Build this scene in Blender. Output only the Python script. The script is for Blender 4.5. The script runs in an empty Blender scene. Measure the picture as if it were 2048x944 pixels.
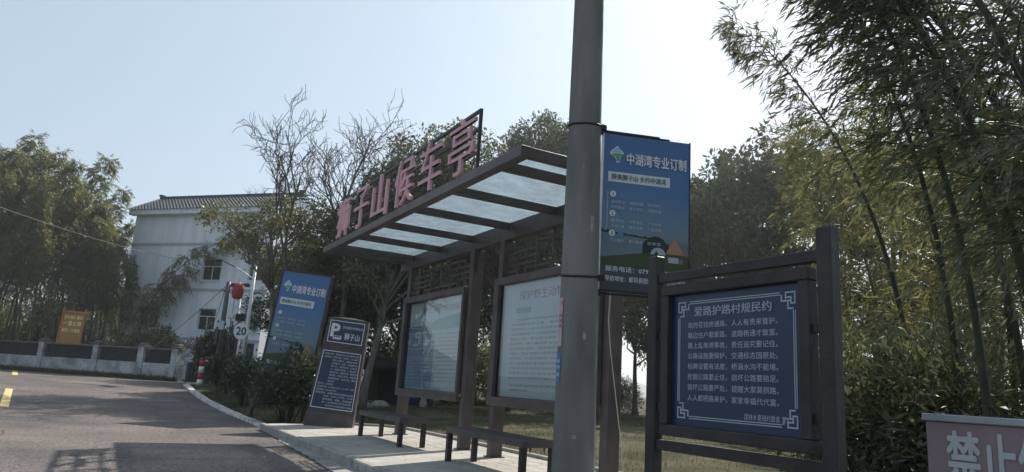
import bpy, bmesh, math, random
import numpy as np
from mathutils import Vector, Matrix
R_ = math.radians
sc = bpy.context.scene
COL = sc.collection

# ------------------------------------------------------------------ camera
FPX, PITCH, ROLL, YAW, CAMH = 1415.49, .2111, .0632, .5054, 1.10
FW = np.array([math.sin(YAW)*math.cos(PITCH), math.cos(YAW)*math.cos(PITCH), math.sin(PITCH)])
_r0 = np.array([math.cos(YAW), -math.sin(YAW), 0.0]); _u0 = np.cross(_r0, FW)
CR = math.cos(ROLL)*_r0 + math.sin(ROLL)*_u0
CU = -math.sin(ROLL)*_r0 + math.cos(ROLL)*_u0
cam_d = bpy.data.cameras.new('camera'); cam = bpy.data.objects.new('camera', cam_d); COL.objects.link(cam)
cam_d.sensor_width = 36; cam_d.lens = FPX/2048*36; cam_d.clip_start = .05; cam_d.clip_end = 6000
cam.matrix_world = Matrix(((CR[0], CU[0], -FW[0], 0), (CR[1], CU[1], -FW[1], 0), (CR[2], CU[2], -FW[2], CAMH), (0, 0, 0, 1)))
sc.camera = cam
# ------------------------------------------------------------------ sky, sun, exposure
SUN_AZ, SUN_EL = 60.0, 45.0
w = bpy.data.worlds.new('World'); sc.world = w; w.use_nodes = True
nt = w.node_tree; bg = nt.nodes['Background']
sky = nt.nodes.new('ShaderNodeTexSky'); sky.sky_type = 'NISHITA'; sky.sun_disc = False
sky.sun_elevation = R_(SUN_EL); sky.sun_rotation = R_(SUN_AZ)
sky.air_density = 1.0; sky.dust_density = 1.0; sky.ozone_density = 1.0; sky.altitude = 0
nt.links.new(sky.outputs[0], bg.inputs[0]); bg.inputs[1].default_value = .05
veil = nt.nodes.new('ShaderNodeBackground'); veil.inputs[0].default_value = (.78, .93, 1.03, 1); veil.inputs[1].default_value = .29   # thin white cloud veil over the whole sky
addn = nt.nodes.new('ShaderNodeAddShader'); nt.links.new(bg.outputs[0], addn.inputs[0]); nt.links.new(veil.outputs[0], addn.inputs[1])
nt.links.new(addn.outputs[0], nt.nodes['World Output'].inputs[0])
sd = bpy.data.lights.new('sun', 'SUN'); sun = bpy.data.objects.new('sun', sd); COL.objects.link(sun)
sd.energy = 4.6; sd.angle = R_(.6); sd.color = (1, .93, .82)
_sv = Vector((math.sin(R_(SUN_AZ))*math.cos(R_(SUN_EL)), math.cos(R_(SUN_AZ))*math.cos(R_(SUN_EL)), math.sin(R_(SUN_EL))))
sun.rotation_euler = _sv.to_track_quat('Z', 'Y').to_euler()
sc.view_settings.view_transform = 'Standard'; sc.view_settings.look = 'None'
sc.view_settings.exposure = 0.54; sc.view_settings.gamma = 1; sc.view_settings.use_curve_mapping = False
cy = sc.cycles
cy.max_bounces = 6; cy.diffuse_bounces = 3; cy.glossy_bounces = 3; cy.transmission_bounces = 4; cy.transparent_max_bounces = 12
cy.caustics_reflective = False; cy.caustics_refractive = False
cy.use_denoising = True
cy.use_adaptive_sampling = True; cy.adaptive_threshold = .02

# ------------------------------------------------------------------ helpers: points
def at(px, py, D):
    """world point D metres away (horizontally) in the direction of a pixel of the 2048x944 photograph"""
    d = FW + CR*(px-1024)/FPX - CU*(py-472)/FPX
    return np.array([0, 0, CAMH]) + d*D/math.hypot(d[0], d[1])
def zg(y):
    t = min(max((y-15)/18, 0), 1)
    return .45*t*t*(3-2*t)
def ground_pt(px, D):
    p = at(px, 700, D); return (p[0], p[1], gz(p[0], p[1]))
_rng = random.Random(5)
_NB = [(_rng.uniform(-1, 1), _rng.uniform(-1, 1), _rng.uniform(0, 6.28), k) for k in (.35, .5, .8, 1.2, 1.9)]
def bump(x, y):
    return sum(math.sin(a*k*x+b*k*y+c)*.5/k for a, b, c, k in _NB)*.07
def sstep(a, b, v):
    t = min(max((v-a)/(b-a), 0), 1); return t*t*(3-2*t)
def gz(x, y):
    base = zg(y)
    lawn = sstep(3.0, 4.2, x) if y < 31 else sstep(3.5, 5, x)*0.3
    behind = sstep(5.7, 9, x)*sstep(34, 26, y)
    s = .94*x+.34*y
    drop = sstep(25.3, 34, s)*sstep(70, 45, y)
    h = base + lawn*.05 + behind*(.1+bump(x, y)+.10*sstep(8, 16, x)) - drop*3.6
    if x < -9: h += .05
    return h

# ------------------------------------------------------------------ helpers: materials
MATS = {}
def mat(name, col, rough=.7, col2=None, scale=8, detail=4, bumpk=0, bscale=None, metal=0, spec=.3, contrast=(.35, .65), coords='Object', stretch=None):
    if name in MATS: return MATS[name]
    m = bpy.data.materials.new(name); m.use_nodes = True; MATS[name] = m
    t = m.node_tree; b = t.nodes['Principled BSDF']
    b.inputs['Base Color'].default_value = (*col, 1); b.inputs['Roughness'].default_value = rough
    b.inputs['Metallic'].default_value = metal; b.inputs['Specular IOR Level'].default_value = spec
    tc = t.nodes.new('ShaderNodeTexCoord'); src = tc.outputs[coords]
    if stretch:
        mp = t.nodes.new('ShaderNodeMapping'); mp.inputs['Scale'].default_value = stretch
        t.links.new(src, mp.inputs[0]); src = mp.outputs[0]
    if col2 is not None:
        n = t.nodes.new('ShaderNodeTexNoise'); n.inputs['Scale'].default_value = scale; n.inputs['Detail'].default_value = detail
        t.links.new(src, n.inputs[0])
        r = t.nodes.new('ShaderNodeValToRGB'); r.color_ramp.elements[0].position = contrast[0]; r.color_ramp.elements[1].position = contrast[1]
        r.color_ramp.elements[0].color = (*col, 1); r.color_ramp.elements[1].color = (*col2, 1)
        t.links.new(n.outputs[0], r.inputs[0]); t.links.new(r.outputs[0], b.inputs['Base Color'])
    if bumpk:
        n2 = t.nodes.new('ShaderNodeTexNoise'); n2.inputs['Scale'].default_value = bscale or scale*3; n2.inputs['Detail'].default_value = 5
        t.links.new(src, n2.inputs[0])
        bu = t.nodes.new('ShaderNodeBump'); bu.inputs['Strength'].default_value = bumpk; bu.inputs['Distance'].default_value = .02
        t.links.new(n2.outputs[0], bu.inputs['Height']); t.links.new(bu.outputs[0], b.inputs['Normal'])
    return m

def leaf_mat(name, c1, c2, trans=.45, gloss=.12, rough=.45):
    if name in MATS: return MATS[name]
    m = bpy.data.materials.new(name); m.use_nodes = True; MATS[name] = m
    t = m.node_tree; t.nodes.remove(t.nodes['Principled BSDF']); out = t.nodes['Material Output']
    g = t.nodes.new('ShaderNodeNewGeometry'); r = t.nodes.new('ShaderNodeValToRGB')
    r.color_ramp.elements[0].color = (*c1, 1); r.color_ramp.elements[1].color = (*c2, 1)
    t.links.new(g.outputs['Random Per Island'], r.inputs[0])
    d = t.nodes.new('ShaderNodeBsdfDiffuse'); tr = t.nodes.new('ShaderNodeBsdfTranslucent'); gl = t.nodes.new('ShaderNodeBsdfGlossy')
    gl.inputs['Roughness'].default_value = rough; gl.inputs['Color'].default_value = (.55, .6, .55, 1)
    hs = t.nodes.new('ShaderNodeHueSaturation'); hs.inputs['Saturation'].default_value = 1.15; hs.inputs['Value'].default_value = 1.5; hs.inputs['Hue'].default_value = .49
    t.links.new(r.outputs[0], hs.inputs['Color'])
    t.links.new(r.outputs[0], d.inputs[0]); t.links.new(hs.outputs[0], tr.inputs[0])
    a = t.nodes.new('ShaderNodeMixShader'); a.inputs[0].default_value = trans
    t.links.new(d.outputs[0], a.inputs[1]); t.links.new(tr.outputs[0], a.inputs[2])
    b = t.nodes.new('ShaderNodeMixShader'); b.inputs[0].default_value = gloss
    t.links.new(a.outputs[0], b.inputs[1]); t.links.new(gl.outputs[0], b.inputs[2]); t.links.new(b.outputs[0], out.inputs[0])
    return m

# ------------------------------------------------------------------ helpers: meshes
class MB:
    def __init__(s): s.v = []; s.f = []; s.m = []; s.sm = []; s.mats = []
    def mi(s, m):
        if m not in s.mats: s.mats.append(m)
        return s.mats.index(m)
    def add(s, vs, fs, m, smooth=False):
        o = len(s.v); s.v += [tuple(v) for v in vs]; k = s.mi(m)
        for f in fs: s.f.append(tuple(i+o for i in f)); s.m.append(k); s.sm.append(smooth)
        return s
    def box(s, x0, x1, y0, y1, z0, z1, m, c=0.0):
        """box with an optional chamfer c"""
        if x0 > x1: x0, x1 = x1, x0
        if y0 > y1: y0, y1 = y1, y0
        if z0 > z1: z0, z1 = z1, z0
        if c <= 0:
            v = [(x, y, z) for z in (z0, z1) for y in (y0, y1) for x in (x0, x1)]
            return s.add(v, [(0, 2, 3, 1), (4, 5, 7, 6), (0, 1, 5, 4), (2, 6, 7, 3), (0, 4, 6, 2), (1, 3, 7, 5)], m)
        b = bmesh.new(); bmesh.ops.create_cube(b, size=1)
        for v in b.verts: v.co = ((x0+x1)/2+v.co.x*(x1-x0), (y0+y1)/2+v.co.y*(y1-y0), (z0+z1)/2+v.co.z*(z1-z0))
        bmesh.ops.bevel(b, geom=b.edges[:], offset=min(c, .45*min(x1-x0, y1-y0, z1-z0)), segments=1, affect='EDGES', profile=.5)
        b.verts.index_update()
        s.add([v.co[:] for v in b.verts], [[v.index for v in f.verts] for f in b.faces], m); b.free(); return s
    def bar(s, p, q, wx, wy, m, up=(0, 0, 1)):
        p, q = Vector(p), Vector(q); d = (q-p).normalized(); up = Vector(up)
        if abs(d.dot(up)) > .98: up = Vector((0, 1, 0))
        a = d.cross(up).normalized()*wx/2; b = a.cross(d).normalized()*wy/2
        v = [p-a-b, p+a-b, p+a+b, p-a+b, q-a-b, q+a-b, q+a+b, q-a+b]
        return s.add(v, [(3, 2, 1, 0), (4, 5, 6, 7), (0, 1, 5, 4), (1, 2, 6, 5), (2, 3, 7, 6), (3, 0, 4, 7)], m)
    def tube(s, pts, rad, m, n=8, cap=True, smooth=True):
        P = [Vector(p) for p in pts]; k = len(P)
        if not hasattr(rad, '__len__'): rad = [rad]*k
        prev = None; vs = []
        for i in range(k):
            d = (P[min(i+1, k-1)]-P[max(i-1, 0)])
            if d.length < 1e-9: d = Vector((0, 0, 1))
            d.normalize()
            if prev is None:
                a = d.orthogonal().normalized()
            else:
                a = prev-d*prev.dot(d)
                a = a.normalized() if a.length > 1e-6 else d.orthogonal().normalized()
            prev = a; b = d.cross(a)
            for j in range(n):
                t = 2*math.pi*j/n; vs.append(P[i]+(a*math.cos(t)+b*math.sin(t))*rad[i])
        fs = [(i*n+j, i*n+(j+1) % n, (i+1)*n+(j+1) % n, (i+1)*n+j) for i in range(k-1) for j in range(n)]
        if cap: fs += [tuple(range(n-1, -1, -1)), tuple((k-1)*n+j for j in range(n))]
        return s.add(vs, fs, m, smooth)
    def lathe(s, prof, m, n=24, c=(0, 0, 0), sx=1, sy=1):
        vs = [(c[0]+r*sx*math.cos(2*math.pi*j/n), c[1]+r*sy*math.sin(2*math.pi*j/n), c[2]+z) for r, z in prof for j in range(n)]
        k = len(prof)
        fs = [(i*n+j, i*n+(j+1) % n, (i+1)*n+(j+1) % n, (i+1)*n+j) for i in range(k-1) for j in range(n)]
        fs += [tuple(range(n-1, -1, -1)), tuple((k-1)*n+j for j in range(n))]
        return s.add(vs, fs, m, True)
    def poly(s, pts, y, m, th=.003):
        """flat polygon in the x-z plane facing -y, a few millimetres thick"""
        n = len(pts); ar = sum(pts[i][0]*pts[(i+1) % n][1]-pts[(i+1) % n][0]*pts[i][1] for i in range(n))
        if ar < 0: pts = pts[::-1]
        v = [(x, y, z) for x, z in pts]+[(x, y+th, z) for x, z in pts]
        return s.add(v, [tuple(range(n))]+[(i, i+n, (i+1) % n+n, (i+1) % n) for i in range(n)], m)
    def quad(s, x0, x1, z0, z1, y, m, th=.003): return s.poly([(x0, z0), (x1, z0), (x1, z1), (x0, z1)], y, m, th)
    def text(s, txt, x0, z0, h, y, m, w=None, bold=0.0, th=.002, res=2, align='L', back=False, _sub=False):
        """lettering standing in the x-z plane facing -y; h = height of the glyph box, w = width to fill"""
        V, F = glyphs(txt, 0, res)
        V = V.copy(); a = V.min(0); b = V.max(0)
        if bold >= .01 and not _sub:
            sz = h/max(b[1]-a[1], 1e-6); sx = sz if w is None else w/max(b[0]-a[0], 1e-6); k = 0
            for ux, uz in ((0, 0), (-1, 0), (1, 0), (0, -.8), (0, .8), (-.7, -.6), (.7, .6), (-.7, .6), (.7, -.6))[:9 if bold >= .018 else 3]:
                s.text(txt, x0+ux*bold*sx, z0+uz*bold*sz, h, y-k*.00025, m, w, bold, th, res, align, back, True); k += 1
            return s
        sz = h/max(b[1]-a[1], 1e-6); sx = sz if w is None else w/max(b[0]-a[0], 1e-6)
        X = (V[:, 0]-a[0])*sx; Z = (V[:, 1]-a[1])*sz; W = X.max()
        if align == 'C': X -= W/2
        if align == 'R': X -= W
        n = len(X)
        if back:
            vs = [(x0+X[i], y, z0+Z[i]) for i in range(n)]+[(x0+X[i], y+th, z0+Z[i]) for i in range(n)]
            cnt = {}
            for f in F:
                for i in range(len(f)):
                    e = (f[i], f[(i+1) % len(f)]); cnt[e] = 1
            fs = list(F)+[tuple(i+n for i in reversed(f)) for f in F]
            fs += [(e[1], e[0], e[0]+n, e[1]+n) for e in cnt if (e[1], e[0]) not in cnt]
            return s.add(vs, fs, m)
        return s.add([(x0+X[i], y, z0+Z[i]) for i in range(n)], F, m)
    def build(s, name, parent=None, loc=None, rot=None):
        me = bpy.data.meshes.new(name); me.from_pydata(s.v, [], s.f)
        for m in s.mats: me.materials.append(m)
        me.polygons.foreach_set('material_index', s.m); me.polygons.foreach_set('use_smooth', s.sm); me.update()
        o = bpy.data.objects.new(name, me); COL.objects.link(o)
        if parent: o.parent = parent
        if loc is not None: o.location = loc
        if rot is not None: o.rotation_euler = rot
        return o
_GL = {}
def glyphs(txt, bold=0.0, res=2):
    k = (txt, bold, res)
    if k in _GL: return _GL[k]
    c = bpy.data.curves.new('lettering', 'FONT'); c.body = txt; c.resolution_u = res; c.offset = bold
    o = bpy.data.objects.new('lettering', c); COL.objects.link(o); bpy.context.view_layer.update()
    e = o.evaluated_get(bpy.context.evaluated_depsgraph_get()); me = e.to_mesh()
    V = np.array([v.co[:] for v in me.vertices]); F = [tuple(p.vertices) for p in me.polygons]
    e.to_mesh_clear(); bpy.data.objects.remove(o); bpy.data.curves.remove(c)
    _GL[k] = (V, F); return _GL[k]

def tag(o, label=None, cat=None, group=None, kind=None):
    if label: o['label'] = label
    if cat: o['category'] = cat
    if group: o['group'] = group
    if kind: o['kind'] = kind
    return o
def thing(name, label, cat, loc=(0, 0, 0), rz=0, group=None, tilt=(0, 0)):
    o = bpy.data.objects.new(name, None); COL.objects.link(o); o.empty_display_size = .2
    o.location = loc; o.rotation_euler = (tilt[0], tilt[1], rz)
    return tag(o, label, cat, group)
def copy_thing(o, loc, rz=0, scale=(1, 1, 1), label=None, group=None, tilt=(0, 0)):
    c = o.copy(); COL.objects.link(c); c.location = loc; c.rotation_euler = (tilt[0], tilt[1], rz); c.scale = scale
    if label: c['label'] = label
    if group: c['group'] = group
    for ch in [x for x in bpy.data.objects if x.parent == o]:
        d = ch.copy(); COL.objects.link(d); d.parent = c
        for g in [x for x in bpy.data.objects if x.parent == ch]:
            e = g.copy(); COL.objects.link(e); e.parent = d
    return c
def structure(mb, name, label=None):
    return tag(mb.build(name), label or None, None, None, 'structure')

def np_mesh(name, V, F4, m, parent=None, smooth=False):
    """quads from arrays"""
    me = bpy.data.meshes.new(name); n = len(F4); k = F4.shape[1]
    me.vertices.add(len(V)); me.vertices.foreach_set('co', np.asarray(V, np.float32).ravel())
    me.loops.add(n*k); me.loops.foreach_set('vertex_index', np.asarray(F4, np.int32).ravel())
    me.polygons.add(n); me.polygons.foreach_set('loop_start', np.arange(n, dtype=np.int32)*k)
    me.update(calc_edges=True); me.validate(); me.materials.append(m)
    if smooth: me.polygons.foreach_set('use_smooth', [True]*n)
    o = bpy.data.objects.new(name, me); COL.objects.link(o)
    if parent: o.parent = parent
    return o
def leaves(name, P, D, N, L, W, m, parent=None, mid=.42):
    """pointed leaves: P base, D direction, N leaf normal, L length, W width"""
    D = D/np.linalg.norm(D, axis=1, keepdims=True)
    S = np.cross(D, N); S /= np.linalg.norm(S, axis=1, keepdims=True)+1e-9
    U = np.cross(S, D)
    L = L[:, None]; W = W[:, None]
    a = P; b = P+D*L*mid+S*W*.5+U*L*.03; c = P+D*L-U*L*.10; d = P+D*L*mid-S*W*.5+U*L*.03
    V = np.stack([a, b, c, d], 1).reshape(-1, 3); F = np.arange(len(V)).reshape(-1, 4)
    return np_mesh(name, V, F, m, parent)

# ------------------------------------------------------------------ plants
def rv(r, s=1.0): return r.normal(0, s, 3)
def unit(v): return v/(np.linalg.norm(v)+1e-9)
def broadleaf(name, label, cat, seed, height, crown_r, crown_lo, trunk_r, leafm, barkm, nclump=150, per=70, leaf=.13, clump_r=.42, lean=(0, 0), flat=1.0, hollow=.45, group=None):
    """tapered trunk with limbs reaching into leaf clumps spread through an uneven crown"""
    r = np.random.default_rng(seed); t = thing(name, label, cat, group=group)
    wood = MB(); cz = (height+crown_lo)/2; ch = (height-crown_lo)/2
    # trunk
    top = np.array([lean[0], lean[1], crown_lo+ch*.9]); tp = []
    ph = r.uniform(0, 6.28, 2)
    for i in range(9):
        s = i/8; tp.append(np.array([top[0]*s**1.3+.10*math.sin(4*s+ph[0])*s, top[1]*s**1.3+.10*math.sin(5*s+ph[1])*s, top[2]*s]))
    wood.tube(tp, [trunk_r*(1.35 if i == 0 else 1)*(1-.7*i/8) for i in range(9)], barkm, 9)
    def tpt(s):
        x = s*8; i = min(int(x), 7); return tp[i]+(tp[i+1]-tp[i])*(x-i)
    # lobes give the crown its uneven outline
    nl = 9; lob = []
    for i in range(nl):
        a = 2*math.pi*i/nl*1.0+r.uniform(-.4, .4); e = r.uniform(-.75, 1.0)
        rr = crown_r*math.sqrt(max(1-e*e*.72, .1))*r.uniform(.45, .8)
        lob.append((np.array([top[0]+rr*math.cos(a), top[1]+rr*math.sin(a), cz+ch*e*.72]), crown_r*r.uniform(.32, .52)))
    for a in (0.3, 2.4, 4.5): lob.append((np.array([top[0]+crown_r*.40*math.cos(a+seed), top[1]+crown_r*.40*math.sin(a+seed), cz+ch*r.uniform(.45, .62)]), crown_r*.42))
    lob.append((np.array([top[0], top[1], cz+ch*.66]), crown_r*.42))
    cl = []
    for k in range(nclump):
        c, rad = lob[r.integers(len(lob))]
        v = unit(rv(r))*rad*(hollow+(1-hollow)*r.random()**.5); v[2] *= flat*ch/crown_r if ch < crown_r else 1
        p = c+v
        if p[2] < crown_lo-.2: p[2] = crown_lo+r.random()*.5
        cl.append(p)
    cl = np.array(cl)
    # limbs to lobes, twigs to clumps
    limb = []
    for c, rad in lob:
        s0 = np.clip((c[2]*.66)/top[2], .40, .96); a = tpt(s0)
        mid = (a+c)/2+rv(r, .12)*crown_r*.5; mid[2] -= .08*crown_r
        pts = [a, a*.6+mid*.4+rv(r, .03), mid, mid*.5+c*.5+rv(r, .06), c]
        rr0 = trunk_r*(.55-.2*s0); limb.append(pts)
        wood.tube(pts, [rr0, rr0*.8, rr0*.6, rr0*.42, rr0*.22], barkm, 6)
    for p in cl[::2]:
        j = min(range(len(lob)), key=lambda i: np.linalg.norm(lob[i][0]-p)); q = limb[j][r.integers(2, 5)]
        m_ = (p+q)/2+rv(r, .08); wood.tube([q, m_, p], [.022, .014, .006], barkm, 4, cap=False)
    wood.build('trunk', t)
    n = nclump*per; ci = np.repeat(np.arange(nclump), per)
    off = r.normal(0, 1, (n, 3)); off /= np.linalg.norm(off, axis=1, keepdims=True)
    rad = clump_r*(r.random(n)**.45)*np.repeat(r.uniform(.55, 1.25, nclump), per)
    P = cl[ci]+off*rad[:, None]*np.array([1, 1, .72])
    D = off+r.normal(0, .6, (n, 3)); D[:, 2] -= .25
    N = r.normal(0, .5, (n, 3)); N[:, 2] += 1.0
    L = leaf*r.uniform(.65, 1.25, n)
    leaves('crown', P, D, N, L, L*r.uniform(.38, .55, n), leafm, t)
    return t

def bare_tree(name, label, seed, height, spread, trunk_r, barkm, fork=.33, lean=(0, 0), nfork=2, pods=True):
    r = np.random.default_rng(seed); t = thing(name, label, 'tree'); wood = MB(); limbs = MB(); tips = []
    top = np.array([lean[0], lean[1], height*fork])
    tp = [np.array([top[0]*s**1.4+.05*math.sin(7*s), top[1]*s+.05*math.sin(5*s+1), top[2]*s]) for s in np.linspace(0, 1, 7)]
    wood.tube(tp, [trunk_r*(1.3 if i == 0 else 1-.25*i/6) for i in range(7)], barkm, 9)
    def grow(p, d, L, rad, lev):
        k = 6 if lev < 2 else 4; pts = [p]; q = p.copy(); dd = d.copy()
        for i in range(k):
            dd = unit(dd+rv(r, .13+.04*lev)+np.array([0, 0, .035+.02*lev])); q = q+dd*L/k; pts.append(q.copy())
        r1 = max(rad*.45, .0080)
        limbs.tube(pts, list(np.linspace(rad, r1, k+1)), barkm, 6 if lev < 2 else 3, cap=False)
        if lev >= 4: tips.append((q, dd)); return
        nch = [4, 4, 4, 3, 2][lev]
        for j in range(nch):
            s = .30+.70*(j+r.random()*.6)/nch; s = min(s, 1); x = s*k; i = min(int(x), k-1); a = pts[i]+(pts[i+1]-pts[i])*(x-i)
            ax = unit(rv(r)); side = unit(np.cross(dd, ax)); ang = r.uniform(.50, .95)
            nd = unit(dd*math.cos(ang)+side*math.sin(ang)*np.array([spread, spread, .8])+np.array([0, 0, .10]))
            grow(a, nd, L*r.uniform(.50, .72)*(1.08-.35*s+.15), max(rad*(.68-.20*s), .0105), lev+1)
        tips.append((q, dd))
    rem = height-top[2]
    for j in range(nfork):
        a = 2*math.pi*j/nfork+r.uniform(-.3, .3)+.6
        d = unit(np.array([math.cos(a)*.42*spread, math.sin(a)*.42*spread, 1]))
        limbs.v, limbs.f, limbs.m, limbs.sm, limbs.mats = [], [], [], [], []
        grow(tp[-1], d, rem*r.uniform(.55, .66), trunk_r*.62, 0); limbs.build('limb', t)
    wood.build('trunk', t)
    return t

def bamboo(name, label, seed, h, bend, rad, lo, blen, leaf, per, nodes, culm_m, leafm, group=None, tw=6, droop=.6, wid=.15, bias=0.0, taper=.78):
    """arching culm (towards local +x) with sprays of hanging lance-shaped leaves"""
    r = np.random.default_rng(seed); t = thing(name, label, 'bamboo', group=group); cul = MB(); K = 26
    def cp(s): return np.array([bend*h*s**2.3, .02*h*math.sin(3*s), h*(s-.32*bend*s**3.2)])
    pts = [cp(i/K) for i in range(K+1)]
    cul.tube(pts, [max(rad*(1-.93*(i/K)**1.2), .004) for i in range(K+1)], culm_m, 7)
    for i in range(3, nodes, 2):
        s = i/nodes; p = cp(s); rr = rad*(1-.93*s**1.2)
        cul.tube([p-np.array([0, 0, .012]), p+np.array([0, 0, .012])], rr*1.16, culm_m, 7)
    P, D = [], []; tw_m = cul
    for i in range(nodes):
        s = lo+(1-lo)*(i+r.random())/nodes; p = cp(s); tang = unit(cp(min(s+.02, 1))-cp(s-.02)) if s < .99 else unit(cp(1)-cp(.97))
        sc_ = (1-taper*s**1.4)*(0.65+.7*min((s-lo)*6, .5))
        for b in range(2 if s < .8 else 3):
            a = r.uniform(0, 6.28); side = np.array([math.cos(a), math.sin(a), 0]); d = unit(side*1.0+tang*.75+rv(r, .15)+np.array([bias*.9, 0, 0]))
            L = blen*sc_*r.uniform(.6, 1.25); q = p.copy(); bp = [p]; dd = d.copy(); ks = 5
            for k in range(ks):
                dd = unit(dd+np.array([0, 0, -.16*droop*(k+.4)])+rv(r, .05)); q = q+dd*L/ks; bp.append(q.copy())
            tw_m.tube(bp, list(np.linspace(rad*.16+.002, .002, ks+1)), culm_m, 3, cap=False)
            for k in range(tw):
                f = .22+.78*(k+r.random())/tw; x = f*ks; ii = min(int(x), ks-1); a0 = bp[ii]+(bp[ii+1]-bp[ii])*(x-ii)
                ld = unit(bp[ii+1]-bp[ii]); sd_ = unit(ld*1.0+rv(r, .55)+np.array([0, 0, -.25*droop]))
                l2 = blen*.34*r.uniform(.5, 1.2)*(.6+.4*sc_)
                nn_ = per
                u = np.linspace(.25, 1.0, nn_)[:, None]
                bend_ = np.array([0, 0, -.35*droop*l2])
                pp = a0+sd_*l2*u+bend_*u*u
                dv = sd_[None]*.9+r.normal(0, .36, (nn_, 3))+np.array([bias, 0, -.55*droop])*(.5+u)
                P.append(pp); D.append(dv)
    cul.build('culm', t)
    P = np.concatenate(P); D = np.concatenate(D); n = len(P)
    N = r.normal(0, .7, (n, 3)); N[:, 2] += .8
    L = leaf*r.uniform(.6, 1.25, n)
    leaves('foliage', P, D, N, L, L*wid*r.uniform(.8, 1.2, n), leafm, t, mid=.33)
    return t

def bush(name, label, seed, rx, ry, h, leafm, barkm, n=9000, leaf=.06, cat='bush', group=None, lo=.08, wl=.45, spiky=0.0):
    r = np.random.default_rng(seed); t = thing(name, label, cat, group=group); st = MB()
    for i in range(16):
        a = r.uniform(0, 6.28); q = np.array([math.cos(a)*rx*r.uniform(.2, .8), math.sin(a)*ry*r.uniform(.2, .8), h*r.uniform(.55, .9)])
        b = np.array([q[0]*.25, q[1]*.25, 0]); st.tube([b, (b+q)/2+rv(r, .05), q], [.018, .012, .005], barkm, 5)
    st.build('stems', t)
    lb = [(np.array([rx*.62*math.cos(a), ry*.62*math.sin(a), h*r.uniform(.35, .72)]), r.uniform(.34, .5)) for a in np.linspace(0, 6.28, 10)]+[(np.array([0, 0, h*.62]), .5)]
    ci = r.integers(0, len(lb), n); v = r.normal(0, 1, (n, 3)); v /= np.linalg.norm(v, axis=1, keepdims=True)
    rad = (r.random(n)**.28); cc = np.array([c for c, _ in lb])[ci]; rr = np.array([k for _, k in lb])[ci]
    wob = 1+.18*np.sin(v[:, 0]*9+ci)*np.sin(v[:, 1]*8+ci*2)+.22*r.random(n)**3
    P = cc+v*(rad*rr*wob)[:, None]*np.array([rx*.95, ry*.95, h*.82])
    P[:, 2] = np.where(P[:, 2] < lo*h, lo*h+r.random(n)*.25*h, P[:, 2])
    D = v+r.normal(0, .5, (n, 3)); D[:, 2] += .35+spiky
    N = r.normal(0, .6, (n, 3)); N[:, 2] += .8
    L = leaf*r.uniform(.6, 1.3, n)
    leaves('foliage', P, D, N, L, L*wl*r.uniform(.8, 1.2, n), leafm, t)
    return t

# ================================================================== MATERIALS
M = {}
M['metal'] = mat('brown_painted_steel', (.068, .056, .056), .45, (.118, .100, .097), 3.5, 10, bumpk=.10, bscale=60, spec=.4, contrast=(.38, .75))
M['metal_dark'] = mat('dark_brown_painted_wood', (.032, .028, .029), .5, (.062, .054, .054), 4, 10, bumpk=.2, bscale=40, contrast=(.38, .75))
M['concrete_pole'] = mat('weathered_pole_concrete', (.125, .13, .128), .88, (.25, .25, .235), 4.5, 9, bumpk=.4, bscale=60, stretch=(1, 1, .22), contrast=(.30, .68))
M['black'] = mat('black_rubber', (.018, .018, .02), .6)
M['white'] = mat('white_print', (.72, .74, .78), .5)
M['lead'] = mat('pale_grey_print', (.45, .5, .58), .5)
M['navy'] = mat('navy_printed_panel', (.018, .034, .085), .32, (.022, .04, .097), 3, spec=.5)
M['zinc'] = mat('galvanised_steel', (.45, .46, .47), .4, (.6, .6, .6), 12, metal=.6)
M['bark'] = mat('grey_brown_bark', (.055, .048, .040), .9, (.11, .10, .085), 14, 6, bumpk=.6, bscale=30, stretch=(1, 1, .3))
M['bark_pale'] = mat('pale_bark', (.10, .095, .085), .9, (.17, .16, .145), 10, 6, bumpk=.4, bscale=30, stretch=(1, 1, .3))
M['culm'] = mat('green_bamboo_culm', (.075, .085, .045), .5, (.12, .125, .075), 4, stretch=(1, 1, .6))
M['culm_dark'] = mat('dark_bamboo_culm', (.03, .035, .022), .55, (.055, .06, .035), 4)

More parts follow.
